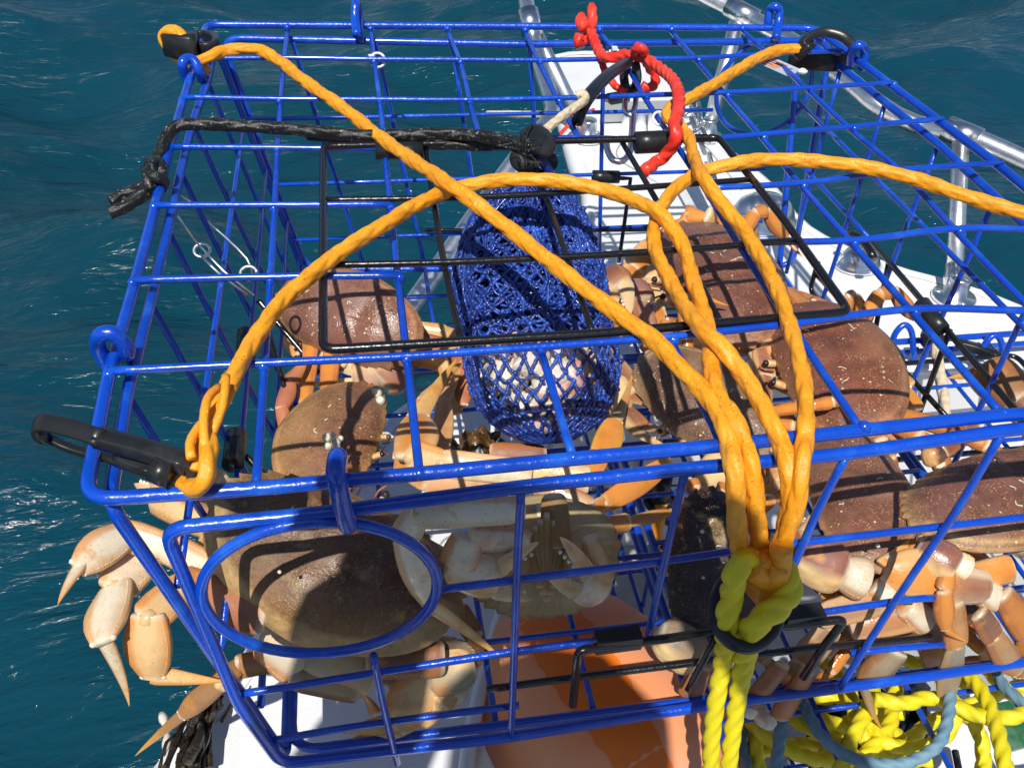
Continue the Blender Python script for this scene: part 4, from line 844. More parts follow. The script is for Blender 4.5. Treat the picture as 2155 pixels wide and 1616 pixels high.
def shell(A, Pa, Pb, Pf, ctop=PUR, crim=TAN, cback=None, belly=True, flip=False, dome=.34, hue=1.0, seed=0, face=True, rear=.62, bc=None, front=.50, band=0):
    bc = CRM if bc is None else bc
    r = np.random.default_rng(100 + seed); Mc = (Pa + Pb) / 2; X = (Pb - Pa) / 2; Wd = np.linalg.norm(X); X = X / Wd; Y = Pf - Mc; Y = Y - X * (Y @ X); Y /= np.linalg.norm(Y); Zv = np.cross(X, Y)
    if (Zv @ CAMV < 0) != flip: X = -X; Zv = -Zv
    cback = crim if cback is None else cback
    loc = lambda x, y, z: Mc + Wd * (X * x + Y * y + Zv * z)
    n = 168; rings = [1.0, .985, .96, .92, .86, .79, .71, .62, .52, .42, .32, .22, .12, .04]; ol = []; bs = []
    for k in range(n):
        a = 2 * math.pi * k / n; c, s = math.cos(a), math.sin(a)
        if s >= 0:
            x, y = c, front * s ** .80
            am = .0
            if abs(x) > .26:
                u = (a if c > 0 else math.pi - a) / (math.pi / 2); tooth = (u * 10.0) % 1.0; am = .058 * (1 - tooth) ** 1.1 * min(1, (1.1 - u) * 1.6)
            else: am = .02 * abs(math.sin(a * 34)) - .02
            x *= 1 + am; y *= 1 + am * 1.3
        else:
            x, y = np.sign(c) * abs(c) ** 1.3, -rear * abs(s) ** .84
            if abs(x) > .3: x *= 1 + .004 * math.sin(a * 60)
        ol.append((x, y)); bs.append((x / (1 + am), y / (1 + am * 1.3)) if s >= 0 else (x, y))
    def height(x, y, rho):
        z = dome * .66 * (1 - rho ** 3.4) ** .7
        z += .044 * math.exp(-((x) ** 2 + (y - .14) ** 2) / .05) + .030 * math.exp(-((abs(x) - .42) ** 2 + (y - .06) ** 2) / .04) + .018 * math.exp(-((x) ** 2 + (y + .3) ** 2) / .03)
        z -= .046 * math.exp(-((abs(x) - .22) ** 2) / .003) * math.exp(-((y + .02) ** 2) / .07) + .014 * math.exp(-((y + .08) ** 2) / .004) * (abs(x) < .6)
        return z
    Vt, Cc = [], []
    for rho in rings:
        for k, (x, y) in enumerate(ol if rho > .975 else bs):
            sm = rho if rho > .95 else rho * (1 if rho > .9 else 1)
            q = min(1, (1 - rho) * 8); bx_, by_ = math.cos(2 * math.pi * k / n), 0
            xx, yy = x * rho, y * rho - .03 * (1 - rho)
            z = height(xx, yy, rho) + (.012 if rho == .985 else 0); Vt.append(loc(xx, yy, z))
            m1 = max(0, (rho - .80) / .2) ** 1.5; bk = max(0, min(1, (-yy - .05) / .5)) * .75
            c = ctop * (1 - m1) + crim * m1; c = c * (1 - bk) + cback * bk
            g_ = .5 + .5 * math.sin(xx * 7 + seed) * math.cos(yy * 9 + seed * 2); c = c * (.88 + .2 * g_)
            if rho > .975: c = crim * 1.25
            if .9 < rho < .94 and y < 0: c = crim * 1.5
            if band and y < .05 and rho > band: c = np.array([.56, .39, .17])
            Cc.append(c * hue * np.array([.88, .82, .80]))
    F = []
    for i in range(len(rings) - 1):
        for k in range(n): q = (k + 1) % n; F.append((i * n + k, i * n + q, (i + 1) * n + q, (i + 1) * n + k))
    F.append(tuple((len(rings) - 1) * n + k for k in range(n)))
    A.add(Vt, F, np.clip(Cc, 0, 1), 0)
    # rim lip and belly
    Vt, Cc = [], []; lows = [(1.0, 0), (.985, -.022), (.95, -.035), (.90, -.07), (.80, -.16), (.66, -.235), (.45, -.275), (.22, -.285), (.05, -.285)]
    for i, (rho, z) in enumerate(lows):
        for k, (x, y) in enumerate(ol):
            xx, yy = x * rho, y * rho
            if i >= 3: zz = z + .012 * math.sin(yy * 40) * (abs(xx) > .12)                # sternal plates
            else: zz = z
            Vt.append(loc(xx, yy, zz)); c = crim if i < 2 else bc * (.82 if i < 4 else 1.0); Cc.append(c * (1 - .25 * (abs((yy * 9) % 1 - .5) < .06) * (i > 3)))
    F = []
    for i in range(len(lows) - 1):
        for k in range(n): q = (k + 1) % n; F.append((i * n + q, i * n + k, (i + 1) * n + k, (i + 1) * n + q))
    F.append(tuple((len(lows) - 1) * n + k for k in reversed(range(n))))
    A.add(Vt, F, np.clip(Cc, 0, 1), 1)
    # abdomen flap on the belly
    ab = [(-.14, -.52), (-.13, -.3), (-.09, -.1), (-.03, .08), (.03, .08), (.09, -.1), (.13, -.3), (.14, -.52)]
    A.add([loc(x, y, -.30 if abs(y) < .4 else -.26) for x, y in ab] + [loc(x, y, -.25) for x, y in ab], [tuple(reversed(range(8)))] + [(i, (i + 1) % 8, 8 + (i + 1) % 8, 8 + i) for i in range(8)], WHT * .9, 1)
    if face:
        for s in (-1, 1):
            seg(A, loc(s * .06, .50, -.12), loc(s * .085, .30, -.20), Wd * .13, 'carpus', TAN, CRM, .5, nrm=-Zv)       # mouth plates
            seg(A, loc(s * .17, .47, -.02), loc(s * .145, .57, .03), Wd * .075, 'carpus', CRM, RUST, .9)                # eye stalk
            V2, F_2 = lathe([(Wd * .008, -Wd * .03), (Wd * .032, -Wd * .012), (Wd * .034, Wd * .012), (Wd * .01, Wd * .035)], loc(s * .142, .585, .035), Y, 12); A.add(V2, F_2, DRK * .5, 1)
            P = [loc(s * .07, .53, -.02), loc(s * .08, .60, .0), loc(s * .12, .66, .02)]; V2, F_2 = tube(catmull(P, .002), Wd * .010, 6); A.add(V2, F_2, RUST, 1)
            for q in range(6):
                b0 = loc(s * (.30 + q * .11), .40 - q * .055, -.05)
                V2, F_2 = lathe([(Wd * .03, 0), (Wd * .018, Wd * .03), (Wd * .003, Wd * .065)], b0, Y * .7 - Zv * .4 + X * s * .5, 7); A.add(V2, F_2, CRM * .8, 1)
    A.h = height; return loc, Wd, (X, Y, Zv)
def auto_limbs(A, loc, Wd, ax, sides=(-1, 1), claws=True, c1=ORG, c2=RUST, skip=(), rad=1.0, low=.0):
    X, Y, Zv = ax
    for s in sides:
        for k in range(4):
            if (s, k) in skip: continue
            y0 = .12 - .18 * k; sp = .16 - .30 * k
            P = [loc(s * .62, y0, -.14), loc(s * 1.02 * rad, y0 + sp * .5, -.02 - low), loc(s * 1.14 * rad, y0 + sp * .75, -.10 - low), loc(s * 1.10 * rad, y0 + sp * 1.1, -.48 - low), loc(s * .88 * rad, y0 + sp * 1.3, -.62 - low)]
            for (a, b), kd, w in zip(zip(P[:-1], P[1:]), KND, (.155, .15, .165, .07)):
                seg(A, a, b, Wd * w, kd, c1 * rng.uniform(.8, 1.1), c2, .55, curve=.08 if kd == 'dact' else 0)
        if claws and (s, 'c') not in skip:
            P = [loc(s * .5, .3, -.15), loc(s * .92, .50, -.14), loc(s * .78, .66, -.14), loc(s * .36, .70, -.16), loc(s * .02, .62, -.12), loc(s * .06, .52, -.2)]
            seg(A, P[0], P[1], Wd * .2, 'merus', PUR2, CRM, .7, nrm=Zv); seg(A, P[1], P[2], Wd * .24, 'carpus', PUR2, CRM, .8, nrm=Zv)
            claw(A, P[2], P[3], Wd * .26, P[4], P[5], PUR2, CRM, nrm=Zv)
def crab(label, spots=None, cat='crab', grp='Dungeness-type crabs caught in the traps'):
    return label
CG = 'live brown crabs caught in the traps'
def root(label, px, py, z): return thing('crab', label, 'crab', tuple(U(px, py, z)), CG)
def barn(parent, pts):
    for x, y, z, w in pts:
        c = U(x, y, z); r = pxm(w, c) / 2
        o = obj('barnacle', lathe([(r, -r * .5), (r * .95, 0), (r * .62, r * .55), (r * .45, r * .6), (r * .3, r * .3)], c, CAMV + np.array([0, 0, .6]), 9), 'barnacle', parent)
def worms(parent, A, lo, Wd, ax, n, seed, flipy=1):
    r = np.random.default_rng(seed)
    for q in range(n):
        x, y, a = r.uniform(-.6, .6), r.uniform(-.38, .32), r.uniform(0, 6.28); P = []
        L_ = r.uniform(.04, .11)
        for k in range(7):
            rho = math.hypot(x, y / (.5 if y > 0 else .62)); rho = min(rho, .9)
            P.append(lo(x, y, A.h(x, y, rho) + .003)); a += r.normal() * .7; x += math.cos(a) * L_ / 6; y += math.sin(a) * L_ / 6
        obj('worm_tube', tube(catmull(P, .0015), .00048, 5), 'barnacle', parent)
# --- A: big crab at the lower left
t = root('largest crab, lower left, its pale legs poking out through the side wires over the water', 700, 1180, -.13); A = Acc()
lo, Wd, ax = shell(A, U(445, 1060, -.105), G(962, 1290, -.15), U(770, 985, -.10), ctop=np.array([.18, .095, .050]), crim=np.array([.46, .28, .10]), cback=np.array([.32, .18, .065]), seed=1, dome=.36, rear=.66, band=.84)
leg(A, [(545, 1250, 70), (350, 1150, 64), (262, 1125, 74), (168, 1192, 34), (136, 1268, 0)], -.135, -.11, WHT * .95, np.array([.62, .30, .10]), thick=.6)
leg(A, [(520, 1225, 40), (330, 1135, 84), (245, 1235, 88), (218, 1345, 40), (242, 1480, 0)], -.15, -.125, WHT * .98, np.array([.70, .38, .12]), curve=.14, side=-1)
leg(A, [(560, 1305, 92), (385, 1232, 74), (312, 1300, 92), (322, 1418, 42), (478, 1424, 0)], -.14, -.13, cols=[(np.array([.36, .14, .07]), RUST), (CRM, ORG), (CRM * .95, ORG), (CRM, ORG)], curve=.06, thick=.55)
leg(A, [(610, 1385, 50), (500, 1402, 42), (462, 1440, 44), (382, 1505, 24), (288, 1594, 0)], -.19, -.17, np.array([.33, .18, .08]), np.array([.16, .08, .04]), thick=.5, curve=.03)
# claw at the upper left, partly behind the clip
seg(A, U(470, 1040, -.12), U(385, 1015, -.13), .03, 'carpus', PUR2, CRM); claw(A, U(400, 1010, -.13), U(330, 1020, -.14), .028, U(268, 985, -.13), U(285, 1010, -.145), CRM * .9, CRM)
seg(A, U(450, 1110, -.14), U(330, 1045, -.14), .022, 'merus', CRM, RUST, .7); seg(A, U(500, 1200, -.15), U(455, 1110, -.14), .026, 'carpus', CRM, ORG, .8)
# claws and mouth below the rear edge, cream underside
seg(A, G(560, 1330, -.17), G(640, 1390, -.19), .035, 'merus', WHT * .75, ORG, .7); seg(A, G(640, 1370, -.18), G(790, 1420, -.2), .03, 'merus', GRY, CRM, .7)
seg(A, G(770, 1395, -.18), G(935, 1385, -.18), .022, 'merus', np.array([.20, .09, .06]), np.array([.08, .04, .03]), .7)
seg(A, G(610, 1420, -.19), G(760, 1445, -.2), .02, 'merus', GRY * .8, DRK * 2, .7)
A.build(t, 'shell_plain')
barn(t, [(588, 1203, -.085, 9), (630, 1075, -.07, 9)])
# --- N: crab tucked under A
t = root('small orange-legged crab wedged under the largest crab near the front wires', 850, 1450, -.21); A = Acc()
lo, Wd, ax = shell(A, G(740, 1395, -.21), G(1000, 1380, -.20), G(870, 1350, -.19), ctop=PUR * .7, crim=GRY, seed=9, face=False, dome=.2)
leg(A, [(880, 1380, 50), (930, 1400, 60), (905, 1425, 92), (835, 1520, 48), (702, 1532, 0)], -.2, -.215, CRM * .95, ORG, thick=.5, wall=-.296, curve=.05, side=-1)
leg(A, [(955, 1430, 60), (925, 1475, 60), (880, 1508, 50), (795, 1545, 22), (705, 1572, 0)], -.215, -.225, CRM, ORG * .9, thick=.5, wall=-.292, curve=.04)
leg(A, [(790, 1500, 26), (752, 1460, 0)], -.22, -.22, CRM, ORG, start=3, wall=-.28)
seg(A, G(1000, 1400, -.2, -.28), G(900, 1420, -.2, -.28), .028, 'palm', GRY, DRK * 2, .7); seg(A, G(985, 1440, -.21, -.28), G(925, 1440, -.215, -.28), .028, 'palm', WHT * .65, GRY, .7)
seg(A, G(1005, 1345, -.18, -.27), G(960, 1280, -.17, -.27), .014, 'merus', np.array([.18, .09, .04]), DRK, .6); seg(A, G(1000, 1330, -.18, -.27), G(1002, 1400, -.19, -.27), .012, 'prop', np.array([.18, .09, .04]), DRK, .6)
A.build(t)
# --- C: tan crab with barnacles, mid left
t = root('tan-brown crab with a white barnacle cluster on its back, just above the largest crab', 695, 915, -.17); A = Acc()
lo, Wd, ax = shell(A, U(762, 808, -.165), U(655, 1060, -.175), U(845, 935, -.17), ctop=np.array([.28, .145, .08]), crim=np.array([.42, .24, .09]), cback=np.array([.45, .27, .10]), seed=2, dome=.32, rear=.78, hue=1)
leg(A, [(600, 900, 30), (592, 860, 34), (612, 800, 36), (640, 745, 0)], -.19, -.17, np.array([.45, .16, .09]), RUST, start=1, thick=.6)
leg(A, [(640, 850, 36), (652, 760, 34), (655, 700, 0)], -.19, -.18, ORG, np.array([.4, .13, .07]), start=0); leg(A, [(690, 830, 40), (695, 762, 34), (700, 720, 0)], -.19, -.18, ORG, np.array([.42, .12, .06]), start=0)
leg(A, [(625, 730, 26), (608, 690, 22), (640, 650, 0)], -.2, -.19, CRM, ORG, start=2)
A.build(t)
worms(t, A, lo, Wd, ax, 4, 50)
barn(t, [(688, 920, -.118, 22), (706, 930, -.118, 22), (690, 938, -.120, 18), (708, 942, -.120, 18), (700, 914, -.118, 13), (716, 922, -.12, 14), (792, 828, -.16, 26), (800, 842, -.16, 22), (783, 822, -.16, 14)])
# --- D: purple crab at the upper left
t = root('purple-brown crab at the upper left under the door grid, eyes facing down and left', 745, 655, -.15); A = Acc()
lo, Wd, ax = shell(A, U(588, 620, -.155), U(886, 728, -.165), U(690, 730, -.18), ctop=np.array([.24, .115, .085]), crim=np.array([.36, .19, .10]), cback=np.array([.28, .14, .10]), seed=3, dome=.36, rear=.62)
claw(A, U(650, 650, -.18), U(612, 668, -.185), .020, U(678, 722, -.17), U(640, 700, -.20), CRM, WHT)
seg(A, U(845, 745, -.19), U(790, 800, -.20), .045, 'palm', np.array([.30, .15, .12]), CRM, .7); claw(A, U(800, 790, -.2), U(740, 795, -.2), .038, U(660, 765, -.19), U(650, 790, -.21), np.array([.5, .3, .2]), CRM)
leg(A, [(868, 690, 34), (935, 700, 34), (958, 715, 26), (940, 740, 0)], -.185, -.19, CRM * .9, ORG, start=0); leg(A, [(870, 715, 44), (960, 740, 40), (980, 800, 34), (975, 850, 0)], -.19, -.21, np.array([.42, .13, .06]), RUST)
leg(A, [(860, 745, 46), (935, 760, 40), (962, 830, 30), (960, 870, 0)], -.2, -.22, CRM, ORG); leg(A, [(690, 590, 50), (730, 575, 40), (700, 560, 0)], -.18, -.18, ORG, ORG, start=1)
leg(A, [(632, 745, 40), (604, 700, 34), (585, 655, 0)], -.21, -.2, ORG, CRM, start=2)
A.build(t)
worms(t, A, lo, Wd, ax, 7, 51)
# --- B: upturned crab in the middle front
t = root('upturned pale crab in the front centre with crossed white claws and a pointed brow', 1130, 1160, -.16); A = Acc()
lo, Wd, ax = shell(A, V(975, 1150, -.235), V(1300, 1140, -.232), V(1150, 1312, -.268), ctop=PUR * .6, crim=np.array([.24, .17, .08]), flip=True, seed=4, dome=.2, bc=np.array([.44, .33, .17]), face=False, front=.92)
BR = np.array([.30, .20, .09])
for k in range(7):                                                     # mouth parts in the furrowed face
    x = 1118 + k * 11; seg(A, V(x, 1080 + 14 * abs(k - 3), -.258), V(1150 + (k - 3) * 7, 1262 - 14 * abs(k - 3), -.270), pxm(20, V(x, 1100, -.26)), 'merus', BR * rng.uniform(.8, 1.5), BR * .5, .8)
seg(A, V(1165, 1040, -.250), V(1172, 1150, -.262), pxm(60, V(1165, 1100, -.25)), 'merus', np.array([.26, .17, .08]), TAN * .6, .4)
wl = -.290
leg(A, [(1105, 1072, 66), (880, 1080, 62), (850, 1130, 60), (905, 1272, 34), (1050, 1398, 0)], -.0, -.06, wall=wl, thick=.5, curve=.05, side=-1, cols=[(WHT * 1.0, np.array([.62, .42, .2])), (WHT * .9, np.array([.6, .42, .22])), (WHT * 1.0, CRM), (CRM * .95, np.array([.5, .32, .14]))])
P = [V(1110, 1135, -.270), V(985, 1128, -.276), V(962, 1190, -.280), V(1048, 1222, -.284)]
seg(A, P[0], P[1], pxm(60, P[0]), 'merus', WHT * .9, np.array([.34, .13, .08]), .7); seg(A, P[1], P[2], pxm(74, P[0]), 'carpus', WHT * .9, ORG * .9, .7)
claw(A, P[2] + [-.006, 0, 0], P[3], pxm(84, P[0]), V(1142, 1152, -.289), V(1122, 1252, -.286), WHT, np.array([.50, .24, .12]))
P = [V(1240, 1130, -.262), V(1272, 1240, -.274), V(1222, 1225, -.282)]
seg(A, P[0], P[1] + [0, 0, .008], pxm(48, P[0]), 'merus', CRM * .9, RUST, .8)
claw(A, P[1], P[2], pxm(86, P[1]), V(1163, 1142, -.289), V(1156, 1196, -.286), WHT, np.array([.50, .28, .14]))
leg(A, [(1130, 1060, 60), (1236, 1118, 40), (1322, 1098, 26), (1412, 1076, 0)], -.145, -.16, ORG * .8, CRM * .8, start=0, cols=[(np.array([.5, .32, .18]), RUST), (ORG * .75, CRM * .8), (ORG * .7, CRM * .7)])
leg(A, [(1130, 1020, 62), (1235, 1075, 34), (1272, 1060, 48), (1408, 972, 0)], -.14, -.165, ORG, RUST, cols=[(np.array([.52, .35, .2]), RUST), (ORG, CRM), (ORG, ORG)], start=0)
leg(A, [(1080, 990, 60), (1235, 1010, 46), (1262, 955, 56), (1296, 885, 26), (1316, 782, 0)], -.15, -.14, cols=[(CRM, GRY), (ORG, ORG), (ORG * 1.05, YEL), (np.array([.42, .28, .12]), GRY)], curve=.1)
leg(A, [(1120, 995, 60), (930, 975, 66), (865, 960, 86), (880, 880, 40), (968, 760, 0)], -.14, -.15, cols=[(WHT * .85, CRM), (CRM, ORG), (ORG * .9, CRM), (np.array([.62, .38, .14]), CRM)], curve=.04, side=-1)
leg(A, [(1050, 1010, 62), (900, 1010, 60), (845, 965, 52), (892, 842, 30), (975, 745, 0)], -.15, -.17, cols=[(np.array([.62, .36, .2]), ORG), (ORG, CRM), (ORG, CRM), (CRM * .8, ORG)], curve=.04)
leg(A, [(960, 1010, 40), (925, 960, 42), (935, 840, 26), (955, 740, 0)], -.19, -.2, np.array([.62, .3, .12]), CRM, start=1)
seg(A, G(1150, 960, -.17), G(1030, 960, -.17), .02, 'merus', PUR2, RUST, .6)
A.build(t)
# --- F: upper right crab
t = root('brown crab at the upper right by the deck, crossed by three orange ropes', 1520, 590, -.17); A = Acc()
lo, Wd, ax = shell(A, U(1440, 475, -.165), U(1585, 725, -.175), U(1365, 640, -.18), ctop=np.array([.22, .095, .065]), crim=np.array([.36, .19, .10]), cback=np.array([.27, .14, .09]), seed=5, dome=.34, rear=.66)
leg(A, [(1380, 520, 70), (1340, 570, 60), (1310, 600, 60), (1285, 640, 0)], -.18, -.19, ORG, CRM, start=0); leg(A, [(1395, 500, 40), (1440, 478, 30), (1448, 452, 42), (1508, 450, 0)], -.18, -.15, ORG, RUST, start=1)
leg(A, [(1515, 520, 44), (1512, 475, 40), (1490, 452, 0)], -.19, -.15, CRM, ORG, start=0); leg(A, [(1555, 530, 36), (1580, 480, 24), (1572, 455, 0)], -.19, -.17, ORG, RUST, start=1)
leg(A, [(1610, 650, 32), (1655, 610, 34), (1700, 650, 0)], -.19, -.16, ORG, RUST, start=0); leg(A, [(1640, 690, 40), (1672, 620, 30), (1740, 650, 0)], -.2, -.16, ORG, np.array([.35, .13, .07]), start=0)
claw(A, U(1400, 560, -.19), U(1378, 600, -.19), .032, U(1415, 660, -.19), U(1440, 640, -.2), np.array([.42, .27, .18]), CRM)
auto_limbs(A, lo, Wd, ax, claws=False, skip=((1, 0), (-1, 0)))
A.build(t)
worms(t, A, lo, Wd, ax, 7, 52)
# --- I: claw-up crab behind the bag
t = root('dark purple crab half hidden behind the right side of the bait bag, claw raised', 1320, 620, -.18); A = Acc()
lo, Wd, ax = shell(A, U(1180, 700, -.20), U(1300, 590, -.19), U(1330, 690, -.19), ctop=PUR, crim=PUR2, seed=6, face=False)
claw(A, U(1265, 580, -.16), U(1305, 610, -.16), .036, U(1316, 665, -.165), U(1300, 668, -.17), PUR2, np.array([.3, .2, .17]))
seg(A, U(1332, 600, -.17), U(1352, 640, -.175), .026, 'carpus', np.array([.30, .15, .14]), RUST, .8); seg(A, U(1350, 640, -.175), U(1365, 705, -.185), .020, 'merus', np.array([.42, .24, .2]), RUST, .8)
seg(A, U(1250, 720, -.19), U(1330, 835, -.19), .026, 'merus', PUR2, CRM, .7); seg(A, U(1250, 700, -.19), U(1352, 640, -.175), .02, 'merus', PUR2, CRM, .7)
leg(A, [(1380, 700, 28), (1388, 650, 0)], -.19, -.19, ORG, CRM, start=2); leg(A, [(1288, 680, 14), (1293, 715, 0)], -.19, -.2, ORG, DRK, start=3); leg(A, [(1310, 685, 14), (1312, 722, 0)], -.19, -.2, ORG, DRK, start=3)
claw(A, U(1325, 835, -.19), U(1275, 830, -.19), .034, U(1235, 800, -.19), U(1240, 850, -.2), CRM, np.array([.5, .36, .2]))
A.build(t)
# --- G: olive crab
t = root('olive-brown crab right of the bait bag, its toothed cream front facing down and left', 1490, 830, -.17); A = Acc()
lo, Wd, ax = shell(A, U(1352, 752, -.165), U(1612, 955, -.18), U(1370, 930, -.20), ctop=np.array([.20, .125, .09]), crim=np.array([.38, .27, .14]), cback=np.array([.30, .20, .09]), seed=7, dome=.32, rear=.62)
leg(A, [(1640, 880, 54), (1690, 930, 44), (1660, 1010, 0)], -.19, -.2, ORG, RUST, start=0); leg(A, [(1420, 740, 50), (1440, 712, 44), (1580, 725, 0)], -.19, -.19, CRM, ORG, start=0)
leg(A, [(1600, 735, 42), (1612, 790, 34), (1605, 860, 0)], -.18, -.19, np.array([.32, .14, .10]), CRM, start=0); leg(A, [(1650, 770, 34), (1620, 800, 26), (1700, 830, 0)], -.2, -.2, np.array([.3, .2, .1]), ORG, start=1)
seg(A, G(1470, 990, -.2), G(1560, 1010, -.2), .036, 'palm', CRM, ORG, .7); seg(A, G(1540, 1000, -.2), G(1640, 1005, -.21), .026, 'merus', CRM, ORG, .7)
auto_limbs(A, lo, Wd, ax, skip=((1, 0), (-1, 'c')))
A.build(t)
worms(t, A, lo, Wd, ax, 7, 53)
# --- H: glossy purple-brown crab
t = root('glossy reddish-brown crab at the right, a broad rope shadow across its back', 1770, 780, -.16); A = Acc()
lo, Wd, ax = shell(A, U(1690, 640, -.165), U(1822, 925, -.17), U(1615, 830, -.18), ctop=np.array([.23, .085, .052]), crim=np.array([.30, .15, .08]), cback=np.array([.34, .17, .085]), seed=8, dome=.34, rear=.66)
leg(A, [(1860, 740, 26), (1905, 810, 30), (1925, 850, 0)], -.19, -.19, CRM, RUST, start=2); leg(A, [(1850, 780, 60), (1900, 820, 40), (1925, 860, 0)], -.19, -.19, ORG, YEL, start=0)
leg(A, [(1780, 920, 36), (1720, 870, 30), (1700, 900, 0)], -.18, -.2, np.array([.5, .22, .14]), CRM, start=1)
seg(A, U(1690, 660, -.18), U(1600, 700, -.19), .03, 'palm', np.array([.30, .15, .13]), CRM, .7); claw(A, U(1640, 690, -.19), U(1600, 760, -.19), .030, U(1590, 830, -.19), U(1615, 820, -.2), np.array([.28, .13, .12]), np.array([.5, .3, .26]))
auto_limbs(A, lo, Wd, ax, claws=False, low=.02)
A.build(t)
worms(t, A, lo, Wd, ax, 7, 54)
# --- J
t = root('brown crab just right of the hanging orange ropes, white specks on its back', 1830, 1060, -.15); A = Acc()
lo, Wd, ax = shell(A, G(1760, 905, -.16), G(1855, 1200, -.165), G(1655, 1080, -.17), ctop=np.array([.24, .115, .075]), crim=np.array([.32, .19, .10]), cback=np.array([.24, .13, .09]), seed=10, dome=.30, rear=.58, face=False)
auto_limbs(A, lo, Wd, ax, skip=((1, 3), (-1, 3), (1, 2), (-1, 2)), low=.05)
leg(A, [(1800, 910, 40), (1865, 895, 40), (1900, 920, 0)], -.17, -.18, ORG, np.array([.4, .25, .15]), start=0)
A.build(t)
worms(t, A, lo, Wd, ax, 7, 55)
barn(t, [(1848, 1148, -.135, 10)])
# --- K
t = root('reddish-brown crab cut off by the right edge, cream-rimmed rear towards the front', 2060, 1060, -.15); A = Acc()
lo, Wd, ax = shell(A, G(1925, 1110, -.15), G(2260, 985, -.15), U(2050, 830, -.15), ctop=np.array([.21, .095, .072]), crim=np.array([.40, .26, .12]), cback=np.array([.30, .17, .085]), seed=11, dome=.30, rear=.62, face=False)
auto_limbs(A, lo, Wd, ax, claws=False, skip=((1, 3), (-1, 3)), low=.05)
leg(A, [(1985, 950, 44), (2030, 905, 30), (2060, 900, 0)], -.16, -.15, RUST, PUR2, start=0)
seg(A, U(1955, 940, -.14), U(1972, 975, -.15), .016, 'palm', DRK * 1.6, DRK, .8); seg(A, U(1972, 978, -.15), U(1986, 985, -.15), .008, 'carpus', WHT, CRM, .8)
A.build(t)
worms(t, A, lo, Wd, ax, 7, 56)
# --- L dark crab
t = root('very dark crab in the shade behind the hanging orange ropes and black ring', 1520, 1180, -.18); A = Acc()
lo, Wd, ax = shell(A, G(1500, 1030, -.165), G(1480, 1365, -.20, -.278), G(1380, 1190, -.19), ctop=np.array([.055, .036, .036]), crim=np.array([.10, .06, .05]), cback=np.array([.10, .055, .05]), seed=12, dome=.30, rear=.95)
A2 = A; auto_limbs(A, lo, Wd, ax, claws=False, low=.05)
seg(A, G(1385, 1330, -.2, -.28), G(1470, 1385, -.21, -.285), .030, 'palm', np.array([.25, .19, .13]), GRY, .7)
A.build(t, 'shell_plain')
worms(t, A, lo, Wd, ax, 4, 57)
barn(t, [(1478, 1118, -.135, 9), (1560, 1145, -.125, 8), (1480, 1215, -.15, 7)])
# --- crab with the lower right claws
t = root('crab at lower right with orange and white jointed claws folded against the front wires', 1880, 1260, -.19); A = Acc()
lo, Wd, ax = shell(A, G(1760, 1290, -.22), G(2080, 1250, -.22), G(1930, 1180, -.19), ctop=PUR * .8, crim=TAN * .7, seed=13, face=False, dome=.15)
wl = -.282
P = [G(1675, 1165, -.155, wl), G(1775, 1205, -.16, wl), G(1822, 1222, -.165, wl)]
seg(A, P[0], P[1], pxm(105, P[0]), 'palm', np.array([.20, .085, .08]), CRM, .65); seg(A, P[1], P[2], pxm(84, P[0]), 'carpus', WHT * .9, np.array([.5, .3, .15]), .75)
P = [G(2075, 1235, -.165, wl), G(1975, 1225, -.165, wl - .002), G(1862, 1195, -.16, wl - .002), G(1905, 1128, -.15, wl)]
seg(A, P[0], P[1], pxm(78, P[0]), 'carpus', np.array([.34, .15, .08]), WHT, .6); seg(A, P[1] * .9 + P[0] * .1, P[2], pxm(92, P[0]), 'prop', ORG * 1.02, CRM, .5); seg(A, P[2], P[3], pxm(48, P[0]), 'dact', ORG, CRM, .55, curve=.14)
seg(A, G(2062, 1240, -.165, wl), G(2092, 1262, -.167, wl), pxm(62, P[0]), 'carpus', WHT * .95, CRM, .8)
seg(A, G(1930, 1150, -.15, wl), G(2010, 1198, -.155, wl), pxm(82, P[0]), 'palm', np.array([.20, .09, .08]), CRM, .65); seg(A, G(2002, 1180, -.155, wl), G(2035, 1200, -.16, wl), pxm(56, P[0]), 'carpus', WHT, CRM, .8)
seg(A, G(1720, 1300, -.185, wl), G(1850, 1262, -.18, wl), pxm(62, P[0]), 'merus', np.array([.36, .2, .12]), CRM, .6); seg(A, G(1840, 1230, -.17, wl), G(1872, 1262, -.175, wl), pxm(52, P[0]), 'carpus', WHT * .9, ORG, .8)
seg(A, G(1790, 1325, -.19, wl), G(1930, 1290, -.185, wl), pxm(66, P[0]), 'merus', np.array([.42, .2, .1]), CRM, .6); seg(A, G(1905, 1275, -.18, wl), G(1945, 1310, -.19, wl), pxm(62, P[0]), 'carpus', WHT * .95, ORG, .8)
seg(A, G(2030, 1215, -.17, -.27), G(2130, 1195, -.17, -.27), pxm(60, P[0]), 'merus', ORG, CRM, .6)
leg(A, [(2008, 1270, 52), (2012, 1358, 50), (1990, 1478, 0)], -.175, -.2, wall=-.30, cols=[(np.array([.50, .26, .10]), RUST), (np.array([.30, .25, .18]), GRY)], start=1)
leg(A, [(2060, 1290, 50), (2090, 1340, 56), (2142, 1412, 0)], -.18, -.2, wall=-.30, cols=[(np.array([.2, .1, .05]), RUST), (np.array([.42, .26, .12]), RUST)], start=1)
leg(A, [(1960, 1300, 60), (1975, 1420, 20), (2055, 1438, 0)], -.2, -.22, np.array([.30, .13, .05]), RUST, start=2, wall=-.27)
leg(A, [(1890, 1370, 60), (1818, 1440, 24), (1875, 1520, 0)], -.2, -.23, np.array([.33, .26, .16]), DRK, start=2, wall=-.300)
leg(A, [(1750, 1320, 60), (1690, 1390, 56), (1672, 1440, 0)], -.2, -.22, np.array([.28, .15, .08]), GRY, start=1, wall=-.29)
